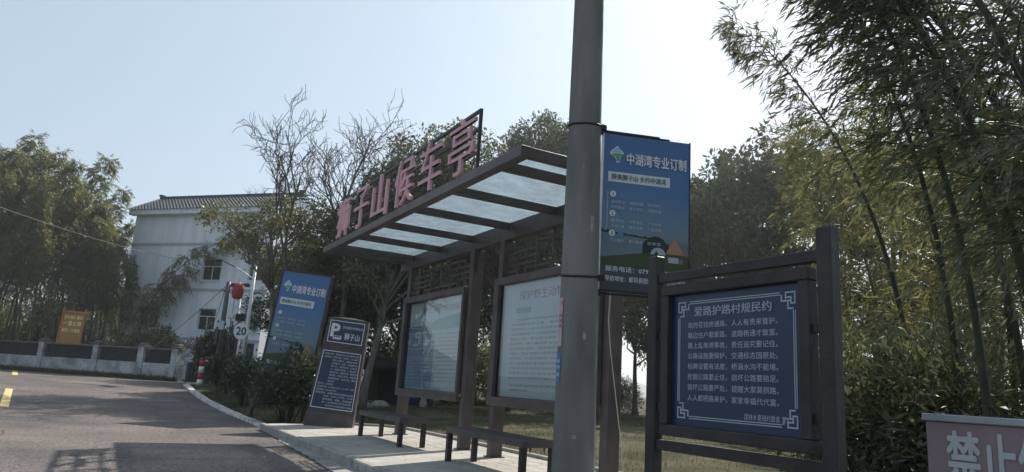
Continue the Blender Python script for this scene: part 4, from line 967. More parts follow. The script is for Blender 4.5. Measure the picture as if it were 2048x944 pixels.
# a second pale house glimpsed further left
p0 = at(238, 650, 60); h2 = thing('far_house', 'distant pale house glimpsed between bamboo and white house', 'house', (p0[0]-3.4, p0[1]+2, .3), R_(-40))
b = MB(); b.box(0, 5, 0, 4, -.3, 4.2, M['render_white']); b.build('wall', h2)
b = MB(); b.add([(-.4, -.4, 4.2), (5.4, -.4, 4.2), (5.4, 4.4, 4.2), (-.4, 4.4, 4.2), (-.4, 2, 5.4), (5.4, 2, 5.4)], [(0, 1, 5, 4), (2, 3, 4, 5), (0, 4, 3), (1, 2, 5)], M['rooftile']); b.build('roof', h2)
b = MB(); b.box(2, 3, -.03, -.004, 1.2, 2.5, dkg); b.build('window', h2)

# street lamps
M['lamp_white'] = mat('white_lamp_paint', (.66, .69, .73), .4); M['led'] = mat('dark_lamp_head', (.08, .085, .09), .4); M['solar'] = mat('dark_solar_panel', (.03, .035, .05), .2, spec=.6)
P0 = at(487, 707, 30); g0 = (P0[0], P0[1], gz(P0[0], P0[1])); sl = thing('street_lamp', 'white solar street lamp pole with long arm in front of the house', 'street lamp', g0, R_(-28))
hh = float(at(510, 522, 30)[2])-g0[2]; b = MB(); b.tube([(0, 0, 0), (0, 0, hh)], [.095, .055], M['lamp_white'], 14); b.lathe([(.16, 0), (.16, .03), (.1, .05)], M['lamp_white'], 14); b.build('pole', sl)
b = MB(); b.tube([(0, 0, hh-.75), (-.55, 0, hh-.42), (-.85, 0, hh-.28)], .03, M['lamp_white'], 8); b.build('arm', sl)
b = MB(); b.bar((-.8, 0, hh-.30), (-1.35, 0, hh-.06), .2, .05, M['led']); b.build('lamp_head', sl)
b = MB(); b.bar((-.36, 0, hh-.10), (.44, 0, hh+.26), .55, .04, M['solar']); b.box(-.04, .04, -.04, .04, hh-.02, hh+.04, M['lamp_white']); b.build('solar_panel', sl)
b = MB(); b.lathe([(.02, 0), (.05, .03), (.02, .08)], M['black'], 8, (-.02, 0, hh+.2)); b.build('sensor', sl)
P0 = at(475, 640, 37); g0 = (P0[0], P0[1], gz(P0[0], P0[1])); s2 = thing('street_lamp', 'small thin twin armed lamp behind the round speed sign', 'street lamp', g0, R_(-28))
h2_ = float(at(478, 598, 37)[2])-g0[2]; b = MB(); b.tube([(0, 0, 0), (0, 0, h2_)], [.05, .035], M['lamp_white'], 10); b.build('pole', s2)
for s, k in ((-1, .55), (1, .35)):
    b = MB(); b.tube([(0, 0, h2_-.1), (s*.45, 0, h2_+.25)], .02, M['lamp_white'], 6); b.build('arm', s2)
    b = MB(); b.bar((s*.42, 0, h2_+.24), (s*(.95), 0, h2_+.40), .18, .05, M['led']); b.build('lamp_head', s2)
# black camera pole, red lantern
P0 = at(437, 705, 31); g0 = (P0[0], P0[1], gz(P0[0], P0[1])); cp_ = thing('camera_pole', 'dark grey pole with side arm and camera box', 'pole', g0, R_(-28)); h3 = float(at(452, 563, 31)[2])-g0[2]
M['dpole'] = mat('dark_grey_pole_paint', (.06, .063, .068), .5, (.09, .093, .1), 5)
b = MB(); b.tube([(0, 0, 0), (0, 0, h3)], .09, M['dpole'], 12); b.build('pole', cp_)
b = MB(); b.tube([(0, 0, h3-.14), (.75, 0, h3-.05)], .028, M['dpole'], 8); b.build('arm', cp_)
b = MB(); b.box(.12, .30, -.07, .07, h3-.2, h3-.05, M['black'], .01); b.build('sensor_box', cp_); b = MB(); b.box(.66, .86, -.06, .06, h3-.16, h3-.03, M['black'], .01); b.lathe([(.05, 0), (.05, .05)], M['lamp_white'], 12, (.82, 0, h3-.03)); b.build('camera', cp_)
b = MB(); b.box(-.22, -.09, -.11, .11, h3-2.55, h3-1.95, M['dpole'], .01); b.box(-.1, .1, -.12, -.09, h3-1.95, h3-1.6, M['lead']); b.build('control_box', cp_)
rl = at(476, 581, 30.9); lan = thing('red_lantern', 'faded red lantern hanging from the dark pole arm', 'lantern', (rl[0], rl[1], rl[2]-.35))
b = MB(); prof = [(.10, 0), (.17, .04), (.205, .16), (.215, .30), (.21, .45), (.17, .58), (.1, .64)]; nL = 24
M['redl'] = mat('faded_red_lantern_cloth', (.27, .028, .036), .7, (.34, .05, .055), 5)
b.add([(r_*(1+.05*(j % 2))*math.cos(2*math.pi*j/nL), r_*(1+.05*(j % 2))*math.sin(2*math.pi*j/nL), z_) for r_, z_ in prof for j in range(nL)], [(i*nL+j, i*nL+(j+1) % nL, (i+1)*nL+(j+1) % nL, (i+1)*nL+j) for i in range(len(prof)-1) for j in range(nL)]+[tuple(range(nL-1, -1, -1)), tuple((len(prof)-1)*nL+j for j in range(nL))], M['redl'], True); b.build('shade', lan)
b = MB(); b.lathe([(.09, 0), (.09, .04)], M['gilt'], 12, (0, 0, -.04)); b.build('cap', lan); b = MB(); b.lathe([(.09, 0), (.09, .04)], M['gilt'], 12, (0, 0, .641)); b.tube([(0, 0, .68), (0, 0, .86)], .008, M['black'], 5); b.build('cap', lan)
b = MB(); b.tube([(-.08, 0, -.04), (-.09, 0, -.6)], .012, M['black'], 5); b.tube([(.06, 0, -.04), (.05, 0, -.25)], .012, M['lamp_white'], 5); b.build('tassel', lan)
# speed sign
P0 = at(474, 705, 29); g0 = (P0[0], P0[1], gz(P0[0], P0[1])); ss = thing('speed_sign', 'round white speed sign reading 20 on a grey post', 'road sign', g0, R_(-26)); zc = float(at(479, 662, 29)[2])-g0[2]
b = MB(); b.tube([(0, .04, 0), (0, .04, zc+.2)], .035, M['zinc'], 10); b.build('post', ss)
b = MB(); b.poly([(.05+.29*math.cos(2*math.pi*i/40), zc+.33*math.sin(2*math.pi*i/40)) for i in range(40)], -.02, mat('sign_rim', (.5, .42, .42), .5), .02)
b.poly([(.05+.27*math.cos(2*math.pi*i/40), zc+.31*math.sin(2*math.pi*i/40)) for i in range(40)], -.023, mat('sign_white', (.8, .8, .8), .4), .002); l = b; l.text('20', .05, zc-.15, .30, -.0245, mat('sign_blue_digits', (.035, .10, .22), .5), .36, bold=.035, align='C'); l.build('disc', ss)
# dark lattice column with floodlights
P0 = at(462, 705, 31.5); g0 = (P0[0], P0[1], gz(P0[0], P0[1])); lc = thing('floodlight_mast', 'short dark lattice mast with two floodlights behind the speed sign', 'mast', g0, R_(-28)); hm_ = float(at(466, 642, 31.5)[2])-g0[2]
b = MB()
for x in (-.2, .2):
    for y in (-.15, .15): b.tube([(x, y, 0), (x*.7, y*.7, hm_)], .03, M['dpole'], 6)
for i in range(7):
    z = hm_*(i+.5)/7.5; k = 1-.3*z/hm_; b.bar((-.2*k, -.15*k, z), (.2*k, -.15*k, z+hm_/9), .025, .025, M['dpole']); b.bar((-.2*k, .15*k, z), (.2*k, .15*k, z), .025, .025, M['dpole'])
b.build('lattice_column', lc)
b = MB(); b.box(-.32, -.06, -.14, .1, hm_+.1, hm_+.24, mat('bright_white_housing', (.8, .8, .8), .3), .02); b.bar((-.2, 0, hm_), (-.2, 0, hm_+.1), .03, .03, M['dpole']); b.build('floodlight', lc)
b = MB(); b.box(.02, .36, -.14, .1, hm_+.02, hm_+.3, M['black'], .02); b.build('floodlight', lc)
# bollard and cabinet
P0 = at(398, 771, 30.8); g0 = (P0[0], P0[1], gz(P0[0], P0[1])-.02); bo_ = thing('bollard', 'red and white striped bollard at the road corner', 'bollard', g0, R_(-26))
rd_, wh = mat('red_reflective_paint', (.42, .04, .05), .5), mat('white_reflective_paint', (.72, .72, .72), .5)
for k in range(4):
    b = MB(); b.tube([(0, 0, .25*k+.001), (0, 0, .25*k+.249)], .105, wh if k % 2 == 0 else rd_, 18); b.build('stripe', bo_)
P0 = at(421, 771, 31.4); g0 = (P0[0], P0[1], gz(P0[0], P0[1])-.02); ub = thing('utility_cabinet', 'squat dark grey cabinet beside the striped bollard', 'cabinet', g0, R_(-20))
b = MB(); b.box(-.32, .62, -.25, .35, 0, 1.08, mat('dark_cabinet_paint', (.045, .055, .055), .5), .015); b.build('body', ub)
b = MB(); b.box(-.36, .66, -.29, .39, 1.082, 1.14, M['coping'], .01); b.build('lid', ub)
b = MB(); b.box(-.28, .13, -.268, -.252, .1, 1.0, mat('dark_cabinet_door', (.055, .065, .065), .45)); b.build('door', ub)
# dark gate at the end of the wall
b = thing('metal_gate', 'dark low gate between the wall end and the bollard', 'gate', (WB[0]+.2, WB[1]-.1, .40), math.atan2(WD[1], WD[0])+.55)
k = MB(); k.box(0, .06, -.03, .03, 0, .95, M['dpole']); k.box(3.4, 3.46, -.03, .03, 0, .95, M['dpole']); k.box(.061, 3.399, -.02, .02, .86, .92, M['dpole']); k.box(.061, 3.399, -.02, .02, .08, .14, M['dpole']); k.build('frame', b)
k = MB(); k.box(.065, 3.395, .0, .012, .141, .859, M['tilegrey'])
for i in range(26): k.box(.1+.126*i, .128+.126*i, -.018, -.001, .141, .859, M['dpole'])
k.build('panel', b)

# ================================================================== VEGETATION
LM = {}
LM['camphor'] = leaf_mat('dark_evergreen_leaf', (.034, .050, .022), (.100, .112, .045), .40, .10)
LM['shore'] = leaf_mat('deep_shore_leaf', (.020, .032, .016), (.062, .074, .030), .30, .10)
LM['camphor2'] = leaf_mat('olive_evergreen_leaf', (.055, .066, .024), (.150, .142, .055), .45, .10)
LM['hedge'] = leaf_mat('glossy_hedge_leaf', (.022, .034, .016), (.066, .078, .034), .25, .17, .3)
LM['bam'] = leaf_mat('bamboo_leaf', (.075, .092, .034), (.195, .190, .072), .5, .08)
LM['bam_y'] = leaf_mat('yellow_green_bamboo_leaf', (.085, .098, .042), (.205, .192, .082), .5, .08)
LM['bam_d'] = leaf_mat('deep_green_bamboo_leaf', (.048, .064, .036), (.130, .140, .068), .5, .10)
LM['grass'] = leaf_mat('dry_grass_blade', (.05, .060, .030), (.16, .145, .09), .3, .03)
def top_of(o):
    zs = np.concatenate([np.percentile([v.co.z for v in c.data.vertices], [98.6]) for c in bpy.data.objects if c.parent == o]); return float(zs.max())
_TOP = {}
def fit_z(src, px, ytop, D):
    if src.name not in _TOP: _TOP[src.name] = top_of(src)
    g0 = ground_pt(px, D); return float(at(px, ytop, D)[2]-g0[2])/_TOP[src.name]
def put(o, px, D, rz=0, sc_=(1, 1, 1), dz=0, ytop=None):
    if ytop: sc_ = (sc_[0], sc_[1], fit_z(o, px, ytop, D))
    g0 = ground_pt(px, D); o.location = (g0[0], g0[1], g0[2]+dz); o.rotation_euler.z = rz; o.scale = sc_; return o
# ---- broadleaf trees: a few kinds, then copies
tA = broadleaf('camphor_tree', 'bushy evergreen tree rising behind the pink rooftop letters', 'tree', 11, 9.3, 2.6, 1.3, .20, LM['camphor'], M['bark'], 260, 90, .15, .50)
tB = broadleaf('camphor_tree', 'round topped evergreen tree behind the near roof corner', 'tree', 12, 10.3, 2.2, 1.6, .20, LM['camphor'], M['bark'], 250, 90, .15, .48)
tC = broadleaf('camphor_tree', 'sparse olive leaved tree leaning across the white house', 'tree', 13, 6.6, 2.0, 3.7, .12, LM['camphor2'], M['bark_pale'], 75, 65, .13, .40, lean=(-.6, .2))
tD = broadleaf('camphor_tree', 'tall loose evergreen on the lake shore behind the notice board', 'tree', 14, 10.2, 3.0, 2.4, .17, LM['shore'], M['bark'], 105, 85, .25, .44, hollow=.3)
put(tA, 858, 25.5, .4, (1.15, 1.15, 1), ytop=268); put(tB, 1068, 28.5, 1.1, ytop=244); put(tC, 548, 23.5, -.3, ytop=396); put(tD, 1475, 31, .2, ytop=330)
def cp_tree(src, px, D, rz, s, label, ytop):
    g0 = ground_pt(px, D); return copy_thing(src, g0, rz, (s, s, fit_z(src, px, ytop, D)), label)
cp_tree(tA, 752, 25, 2.2, 1.0, 'dense dark evergreen filling the view left of the left display case', 395)
cp_tree(tA, 948, 27.5, 3.7, 1.1, 'dark evergreen seen through the gap between the two display cases', 350)
cp_tree(tB, 1150, 26, 2.4, 1.45, 'dark evergreen behind the concrete pole', 345)
cp_tree(tB, 1010, 24.5, 4.4, 1.2, 'dark evergreen behind the right display case', 430)
cp_tree(tA, 838, 29.5, 5.4, 1.1, 'dark evergreen behind the left display case', 400)
cp_tree(tC, 628, 25.5, 2.6, 1.25, 'olive leaved tree standing behind the left billboard', 420)
cp_tree(tA, 618, 27, 1.3, .72, 'dark tree filling in behind the blue leaning billboard', 520)
cp_tree(tA, 690, 27.5, 4.4, .95, 'dark tree below the far end of the shelter roof', 465)
cp_tree(tD, 1395, 30, 1.9, .9, 'slim shore tree just right of the hanging blue banner', 365)
cp_tree(tD, 1418, 26.5, 2.6, .85, 'shore tree whose crown touches the right edge of the blue banner', 352)
cp_tree(tD, 1352, 30, .4, .8, 'shore tree rising behind the lower end of the blue banner', 400)
cp_tree(tD, 1562, 29, 3.3, 1.0, 'tall shore tree above the right notice board post', 300)
cp_tree(tD, 1668, 27, 5.0, 1.05, 'shore tree half hidden by the near bamboo', 310)
cp_tree(tD, 1272, 31, 4.1, .72, 'slender shore tree seen between the banner and notice board post', 520)
cp_tree(tB, 1330, 33, .9, .95, 'low shore tree behind the notice board left post', 420)
cp_tree(tA, 1800, 24, 1.2, 1.3, 'dark tree behind the yellow green bamboo', 330)
cp_tree(tA, 1990, 22, 2.9, 1.3, 'dark tree at the right edge behind the bamboo', 300)
cp_tree(tB, 800, 33, .6, 1.3, 'far evergreen behind the parasol', 450)
cp_tree(tB, 590, 34, 3.1, 1.3, 'far evergreen to the right of the white house', 480)
# ---- bare trees
bt = bare_tree('bare_tree', 'bare winter tree with thin fanning twigs beside the house', 21, 9.7, 1.0, .10, M['bark'], .42)
put(bt, 552, 22.5, .3, (.86, .86, 1), ytop=212)
bt2 = bare_tree('bare_tree', 'wide bare winter tree between house and shelter lettering', 22, 9.3, 1.15, .13, M['bark'], .36, nfork=3)
put(bt2, 676, 23.5, 1.0, (.90, .90, 1), ytop=240)
bt3 = bare_tree('bare_tree', 'leafless tree whose twigs show above the house roof', 23, 10.6, 1.2, .12, M['bark'], .4, nfork=3); p0 = at(475, 600, 56); bt3.location = (p0[0], p0[1], .4); bt3.scale = (1.0, 1.0, (float(at(475, 362, 56)[2])-.4)/top_of(bt3))
# slanting trunk by the parasol
lt_ = broadleaf('leaning_tree', 'tree with a slanting pale trunk beside the dark parasol', 'tree', 31, 5.6, 1.7, 3.0, .13, LM['camphor'], M['bark_pale'], 90, 70, .13, .4, lean=(.55, 0)); put(lt_, 734, 21.5, R_(-25))
# ---- left bamboo grove
GL = 'tall bamboo stalks of the grove behind the low wall'
b1 = bamboo('bamboo_stalk', 'tall leafy bamboo stalk in the dense grove behind the low wall', 41, 11.6, .13, .060, .44, 1.45, .20, 9, 40, M['culm'], LM['bam'], GL, 7, .6, .19)
b2 = bamboo('bamboo_stalk', 'tall leafy bamboo stalk in the dense grove behind the low wall', 42, 11.0, .24, .060, .42, 1.6, .20, 9, 40, M['culm_dark'], LM['bam'], GL, 7, .7, .19)
b3 = bamboo('bamboo_stalk', 'yellowish bamboo stalk in the dense grove behind the low wall', 43, 10.2, .20, .055, .44, 1.5, .20, 9, 40, M['culm'], LM['bam_y'], GL, 7, .7, .19)
rr = random.Random(9); first = {0: b1, 1: b2, 2: b3}; used = set()
for i in range(48):
    px = -170+405*(i % 24)/23+rr.uniform(-14, 14); D = (44.2 if i < 24 else 47.8)+rr.uniform(-1.2, 2.5); k = rr.choice((0, 1, 0, 1, 2))
    hs_ = 1.08 if px < 150 else (.95 if px < 205 else .70)
    p0 = at(px, 650, D); loc = (p0[0], p0[1], .4); rz = rr.uniform(0, 6.28) if px < 190 else rr.uniform(1.5, 4.5); s = hs_*rr.choice((.68, .80, .92, 1.02, 1.12))
    if k not in used:
        used.add(k); o = first[k]; o.location = loc; o.rotation_euler.z = rz; o.scale = (s, s, s)
    else: copy_thing(first[k], loc, rz, (s*1.05, s*1.05, s))
for px, D, s, rz in ((176, 43.4, .86, 2.0), (206, 44.6, .80, 4.2), (228, 43.8, .72, 3.2), (246, 44.8, .64, 2.4), (258, 46.5, .60, 4.0), (150, 45.5, .95, .6), (120, 44.6, 1.04, 3.3), (20, 44.2, 1.05, 5.4)):
    p0 = at(px, 650, D); copy_thing(first[(px//2) % 3], (p0[0], p0[1], .4), rz, (s, s, s))
bl = bamboo('bamboo_stalk', 'bamboo stalk arching far to the right across the house front', 44, 10.2, .58, .05, .36, 1.5, .20, 9, 38, M['culm_dark'], LM['bam_y'], GL, 7, .8, .19)
p0 = at(262, 650, 43.5); bl.location = (p0[0], p0[1], .4); bl.rotation_euler.z = R_(-32)
c = copy_thing(bl, (p0[0]-.6, p0[1]+1.2, .4), R_(-20), (.85, .85, .80), 'shorter bamboo stalk arching over the dark shrub by the house')
for px_, D_, k_ in ((20, 52, 'dark thicket at the back of the bamboo grove, leftmost part'), (140, 53, 'dark thicket at the back of the bamboo grove behind the wooden sign'), (-120, 51, 'dark thicket at the back of the bamboo grove beyond the left edge')):
    th_ = bush('thicket', k_, 100+D_, 3.6, 1.6, 4.2, LM['bam_d'], M['bark'], 7000, .34, 'thicket', wl=.25); p0 = at(px_, 650, D_); th_.location = (p0[0], p0[1], .3)
# sapling, shrubs by the wall
sp_ = broadleaf('sapling', 'thin pale sapling with sparse light leaves before the bamboo', 'tree', 51, 4.1, 1.15, 1.9, .045, LM['bam_y'], M['bark_pale'], 46, 42, .13, .30); p0 = at(86, 690, 42.9); sp_.location = (p0[0], p0[1], .42)
sb1 = bush('garden_shrub', 'large dark rounded shrub behind the wall before the house', 61, 1.35, 1.2, 2.6, LM['camphor'], M['bark'], 9000, .14, 'shrub'); p0 = at(293, 690, 38.6); sb1.location = (p0[0], p0[1], .42)
sb2 = bush('garden_shrub', 'dark spiky shrub at the foot of the camera pole', 62, .85, .8, 2.35, LM['hedge'], M['bark'], 5200, .17, 'shrub', spiky=.5); p0 = at(430, 730, 33); sb2.location = (p0[0], p0[1], .42)
sb3 = bush('garden_shrub', 'low dark shrub left of the rounded one behind the wall', 63, .9, .8, 1.7, LM['camphor'], M['bark'], 4000, .14, 'shrub'); p0 = at(243, 690, 41); sb3.location = (p0[0], p0[1], .42)
twg = bare_tree('bare_sapling', 'small leafless sapling at the right end of the low wall', 24, 2.3, 1.2, .03, M['bark'], .25, nfork=3); p0 = at(376, 735, 36); twg.location = (p0[0], p0[1], .42)
# ---- hedge bushes
h1 = bush('hedge_bush', 'clipped dark bush farthest along the kerb beside the cabinet', 71, .66, .66, 1.25, LM['hedge'], M['bark'], 7000, .095, 'bush', 'clipped roadside bushes', lo=.2); p0 = at(447, 775, 26.5); h1.location = (p0[0], p0[1], gz(p0[0], p0[1]))
h2b = bush('hedge_bush', 'middle clipped dark bush standing on bare stems', 72, .74, .74, 1.42, LM['hedge'], M['bark'], 9000, .085, 'bush', 'clipped roadside bushes', lo=.26); p0 = at(492, 800, 21.5); h2b.location = (p0[0], p0[1], gz(p0[0], p0[1])-.02)
h3b = bush('hedge_bush', 'largest clipped dark bush next to the parking totem', 73, .86, .8, 1.62, LM['hedge'], M['bark'], 13000, .078, 'bush', 'clipped roadside bushes', lo=.22); p0 = at(573, 830, 17.0); h3b.location = (p0[0], p0[1], gz(p0[0], p0[1])-.02)
# ---- near bamboo, right
GR = 'bamboo stalks overhanging from the right'
n1 = bamboo('bamboo_stalk', 'thick dark bamboo stalk leaning left across the upper right sky', 81, 7.4, .44, .050, .34, 1.25, .128, 9, 46, M['culm_dark'], LM['bam_d'], GR, 7, .55, .13, .40, .6)
n2 = bamboo('bamboo_stalk', 'dark bamboo stalk leaning in from beyond the right edge', 82, 6.4, .42, .044, .30, 1.25, .128, 9, 44, M['culm_dark'], LM['bam_d'], GR, 7, .6, .13, .45, .6)
n3 = bamboo('bamboo_stalk', 'yellow green bamboo stalk with level sprays behind the warning board', 83, 5.4, .20, .030, .12, 1.3, .15, 8, 40, M['culm'], LM['bam_y'], GR, 7, .4, .125)
AL = math.atan2(-CR[1], -CR[0])        # towards the left of the view
def pb(o, px, D, da, s, copy=True, label=None):
    g0 = ground_pt(px, D)
    if not copy: o.location = g0; o.rotation_euler.z = AL+da; o.scale = s; return o
    return copy_thing(o, g0, AL+da, s, label)
pb(n1, 2090, 6.4, .0, (1, 1, 1), False); pb(n2, 2230, 6.0, .1, (1.05, 1.05, 1.05), False); pb(n3, 1905, 10.5, .3, (1, 1, 1), False)
DK = 'dark bamboo stalk in the near clump at the right edge'
pb(n1, 2200, 7.6, -.25, (1.05, 1.05, 1.08), label=DK); pb(n2, 2130, 8.4, .35, (1.05, 1.05, 1.0), label=DK); pb(n2, 2350, 6.6, .0, (1.1, 1.1, 1.15), label=DK)
pb(n2, 2060, 9.6, 1.2, (1, 1, .95), label=DK); pb(n1, 2310, 8.8, .1, (1.1, 1.1, 1.1), label=DK)
YK = 'yellow green bamboo stalk in the clump between notice board and dark bamboo'
for px, D, da, s in ((1780, 12.5, -.2, 1.05), (1700, 14.5, .4, 1.15), (1985, 11.5, 2.2, 1.1), (1850, 13.8, 3.0, 1.15), (1745, 16, 1.0, 1.2), (2060, 13, .2, 1.1), (1930, 15, -1.2, 1.2)): pb(n3, px, D, da, (s, s, s), label=YK)
us = bush('undergrowth', 'dark undergrowth bush right of the notice board', 91, 1.3, 1.1, 1.9, LM['bam_d'], M['bark'], 9000, .13, 'bush', wl=.2); put(us, 1750, 8.6)
us2 = copy_thing(us, ground_pt(1990, 8.2), 2.0, (1.2, 1.2, .9), 'dark undergrowth bush behind the warning board')
us3 = copy_thing(us, ground_pt(1640, 20), 1.0, (1.6, 1.6, 1.0), 'dark bush at the lawn edge behind the notice board')
us4 = copy_thing(us, ground_pt(1228, 27.5), 1.0, (1.0, 1.0, .8), 'small shore bush seen right of the near shelter post')
us5 = copy_thing(us, ground_pt(905, 29), 0.3, (2.6, 1.6, 1.5), 'dark thicket closing the lawn behind the left display case')
us6 = copy_thing(us, ground_pt(1080, 30), 1.9, (2.6, 1.6, 1.5), 'dark thicket closing the lawn behind the right display case')
us7 = copy_thing(us, ground_pt(790, 31), 1.2, (2.2, 1.6, 1.3), 'dark thicket behind the parasol')

nc = bamboo('bamboo_stalk', 'bare lower bamboo culm leaning behind the warning board', 84, 6.8, .30, .036, .62, .9, .13, 7, 18, M['culm_dark'], LM['bam_d'], GR, 6, .6, .135, .3)
pb(nc, 1960, 6.6, .1, (1, 1, 1), False)
for px, D, da in ((2045, 7.6, -.1), (1905, 8.0, .3), (1830, 9.5, -.3), (2010, 9.0, .6)): pb(nc, px, D, da, (1, 1, 1), label='slim bamboo culm with a bare lower length behind the warning board')
# ---- parasol, tent shape, stones, chairs on the lawn
P0 = ground_pt(752, 24.5); ps = thing('parasol', 'dark open parasol on the lawn behind the parking totem', 'parasol', P0, 0); zt_ = float(at(752, 714, 24.5)[2])-P0[2]
b = MB(); b.tube([(0, 0, 0), (0, 0, zt_-.1)], .03, M['metal_dark'], 8); b.lathe([(.3, 0), (.3, .08), (.05, .1)], M['coping'], 16); b.build('pole', ps)
b = MB(); b.lathe([(1.32, -.42), (1.34, -.20), (.9, -.06), (.05, .02)], mat('dark_parasol_canvas', (.02, .024, .024), .8), 8, (0, 0, zt_)); b.build('canopy', ps)
P0 = ground_pt(772, 26); tn = thing('tent', 'small dark tent under the trees by the parasol', 'tent', P0, R_(-20)); b = MB()
b.add([(-1.1, -.7, 0), (1.1, -.7, 0), (1.1, .7, 0), (-1.1, .7, 0), (-.25, -.5, 1.25), (.6, -.5, 1.0), (.6, .5, 1.0), (-.25, .5, 1.25)], [(0, 1, 5, 4), (1, 2, 6, 5), (2, 3, 7, 6), (3, 0, 4, 7), (4, 5, 6, 7)], mat('dark_tent_cloth', (.03, .032, .035), .8)); b.build('canopy', tn)
b = MB(); b.poly([(-.75, .02), (.1, .02), (-.2, .9)], -.74, M['black'], .01); b.build('flap', tn)
M['stone'] = mat('pale_field_stone', (.22, .215, .20), .9, (.34, .33, .31), 5, 6, bumpk=.5, bscale=14)
def stone(px, D, sx, sy, sz, seed, label):
    r = np.random.default_rng(seed); bm = bmesh.new(); bmesh.ops.create_icosphere(bm, subdivisions=3, radius=1)
    for v in bm.verts:
        k = 1+.16*math.sin(3*v.co.x+seed)+.12*math.sin(4*v.co.y+2*seed)+.08*math.sin(7*v.co.z+seed); v.co = Vector((v.co.x*sx*k, v.co.y*sy*k, v.co.z*sz*k))
    me = bpy.data.meshes.new('stone'); bm.to_mesh(me); bm.free(); me.materials.append(M['stone']); me.polygons.foreach_set('use_smooth', [True]*len(me.polygons))
    o = bpy.data.objects.new('stone', me); COL.objects.link(o); g0 = ground_pt(px, D); o.location = (g0[0], g0[1], g0[2]+sz*.5); tag(o, label, 'stone'); return o
stone(855, 24, .14, .12, .20, 1, 'small upright white stone under the left display case')
stone(770, 22.8, .34, .2, .13, 2, 'flat grey stone at the end of the low stone edging')
ed = MB(); a_, c_ = ground_pt(700, 22.4), ground_pt(758, 22.6)
for i in range(9):
    f_ = i/9; x, y = a_[0]+(c_[0]-a_[0])*f_, a_[1]+(c_[1]-a_[1])*f_; ed.box(x-.07, x+.07, y-.1, y+.1, a_[2]-.05, a_[2]+.16+.03*(i % 2), M['stone'], .02)
tag(ed.build('stone_edging'), 'low row of pale edging stones by the slanting trunk', 'edging')
def chair(px, D, rz, label, first=None):
    g0 = ground_pt(px, D)
    if first: return copy_thing(first, g0, rz, (1, 1, 1), label)
    t = thing('garden_chair', label, 'chair', g0, rz, 'pale metal chairs at the lawn edge'); m0 = M['zinc']
    for x in (-.25, .25):
        k = MB(); k.tube([(x, -.25, .45), (x, -.25, .04), (x, -.2, 0), (x, .2, 0), (x, .25, .04), (x, .28, .85)], .018, m0, 6); k.build('side_frame', t)
    k = MB(); k.box(-.25, .25, -.25, .25, .43, .46, M['metal_dark']); k.build('seat', t)
    k = MB(); k.box(-.24, .24, .25, .275, .55, .85, M['metal_dark']); k.build('backrest', t); return t
c1 = chair(1056, 26, R_(70), 'pale framed chair at the lawn edge, left of the pair'); chair(1085, 26, R_(60), 'pale framed chair at the lawn edge, right of the pair', c1)
k = MB(); g0 = ground_pt(834, 25.5); k.lathe([(.24, 0), (.28, .25), (.28, .5), (.24, .8)], mat('blue_plastic', (.03, .06, .17), .5), 18, g0); k.lathe([(.25, .801), (.25, .84)], mat('dark_blue_plastic', (.02, .04, .1), .5), 18, g0); tag(k.build('barrel'), 'blue plastic barrel on the far lawn under the left display case', 'barrel')

# ---- grass: verge below the wall, tufts on the lawn and by the kerb
def blades(name, pts, hgt, seed, m):
    r = np.random.default_rng(seed); P = np.array(pts); n = len(P); D = r.normal(0, .55, (n, 3)); D[:, 2] = np.abs(D[:, 2])*.4+1.0; N = r.normal(0, 1, (n, 3)); L = hgt*r.uniform(.4, 1.3, n)
    o = leaves(name, P, D, N, L, np.maximum(L*.10, .006), m, None, .3); tag(o, kind='stuff'); return o
r = np.random.default_rng(77); pts = []
while len(pts) < 26000:
    x, y = r.uniform(3.05, 6.5), r.uniform(15.1, 31)
    if r.random() < .35+.65*(math.sin(x*2.3+y*1.1)*math.sin(y*1.7) > -.2): pts.append((x, y, gz(x, y)-.01))
blades('verge_grass', pts, .085, 1, LM['grass'])
pts = []
while len(pts) < 52000:
    x = r.uniform(5.8, 21); y = r.uniform(3, 29)
    if .94*x+.34*y > 26.5: continue
    if math.sin(x*1.3+.5*y)*math.sin(y*1.1-.4*x)+r.normal(0, .5) > 0: pts.append((x, y, gz(x, y)-.01))
blades('lawn_grass', pts, .085, 2, LM['grass'])
pts = []
for i in range(16000):
    u = r.uniform(0, WL); k = abs(r.normal(0, .26))+.14
    if k < .85: p_ = WA2+WD*u+WN*k; pts.append((p_[0], p_[1], gz(p_[0], p_[1])))
blades('wall_verge_grass', pts, .24, 3, leaf_mat('dull_verge_grass', (.035, .038, .02), (.10, .085, .045), .3, .03))
pts = [(2.66+.2*abs(r.normal()), y, .02) for y in r.uniform(13.2, 14.9, 60)]
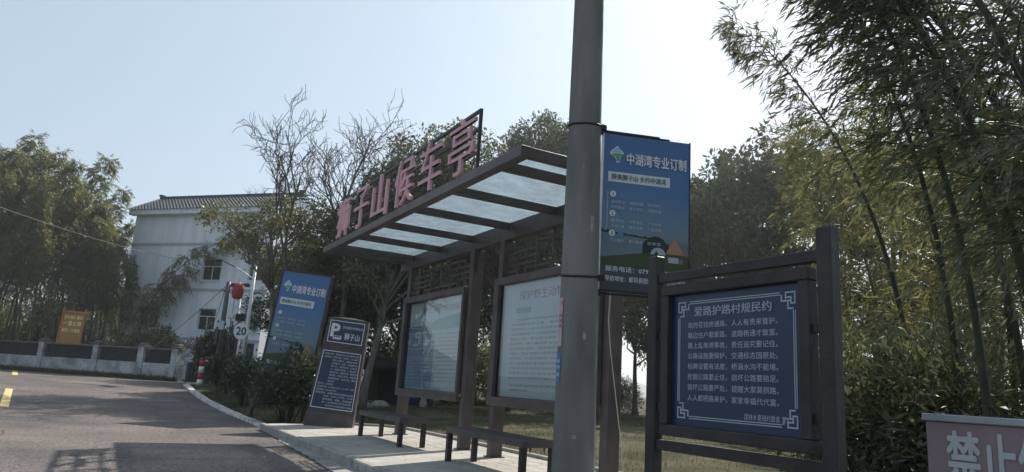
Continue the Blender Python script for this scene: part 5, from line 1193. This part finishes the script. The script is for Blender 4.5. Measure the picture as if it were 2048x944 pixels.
# ---- fallen leaves and litter on the platform
r = np.random.default_rng(15); n = 420; P = np.stack([r.uniform(2.7, 5.6, n), r.uniform(3.5, 14.6, n), np.zeros(n)], 1); P[:, 2] = np.where(P[:, 0] > 2.97, .134, .03); D = r.normal(0, 1, (n, 3)); D[:, 2] = .08; N = np.zeros((n, 3)); N[:, 2] = 1; L = r.uniform(.02, .055, n)
o = leaves('fallen_leaves', P, D, N, L, L*.4, leaf_mat('dry_fallen_leaf', (.07, .05, .03), (.20, .15, .08), .2, .03)); tag(o, kind='stuff')

# ---- wires
def wire(p, q, sag, rad, name, label, m):
    p, q = np.array(p), np.array(q); k = MB(); k.tube([p+(q-p)*s-np.array([0, 0, sag*4*s*(1-s)]) for s in np.linspace(0, 1, 25)], rad, m, 5); tag(k.build(name), label, 'cable')
wm = mat('pale_cable', (.22, .22, .22), .6); wd_ = mat('dark_cable', (.03, .03, .03), .6)
wire(at(-60, 392, 30), at(382, 523, 46), .25, .010, 'overhead_cable', 'pale overhead cable crossing the bamboo to the house', wm)
wire(at(452, 572, 31), at(296, 702, 36), .12, .016, 'stay_wire', 'pale stay wire slanting down from the dark pole', wm)
wire(at(451, 575, 31), at(430, 640, 33), .15, .012, 'short_cable', 'thin dark cable dropping beside the dark pole', wd_)
wire(at(130, 622, 43), at(378, 613, 46.2), .15, .010, 'service_cable', 'thin faint cable running low to the house wall', wm)

# ================================================================== HAZE
hm_ = bpy.data.materials.new('pale_air'); hm_.use_nodes = True; t = hm_.node_tree; t.nodes.remove(t.nodes['Principled BSDF'])
pv = t.nodes.new('ShaderNodeVolumePrincipled'); pv.inputs['Color'].default_value = (.92, .97, 1, 1); pv.inputs['Density'].default_value = .0013; pv.inputs['Anisotropy'].default_value = .55
t.links.new(pv.outputs[0], t.nodes['Material Output'].inputs['Volume'])
hz = MB(); hz.box(-1700, 2700, -1500, 2700, -8, 62, hm_); tag(hz.build('haze'), kind='stuff')
cy.volume_bounces = 0; cy.volume_step_rate = 4
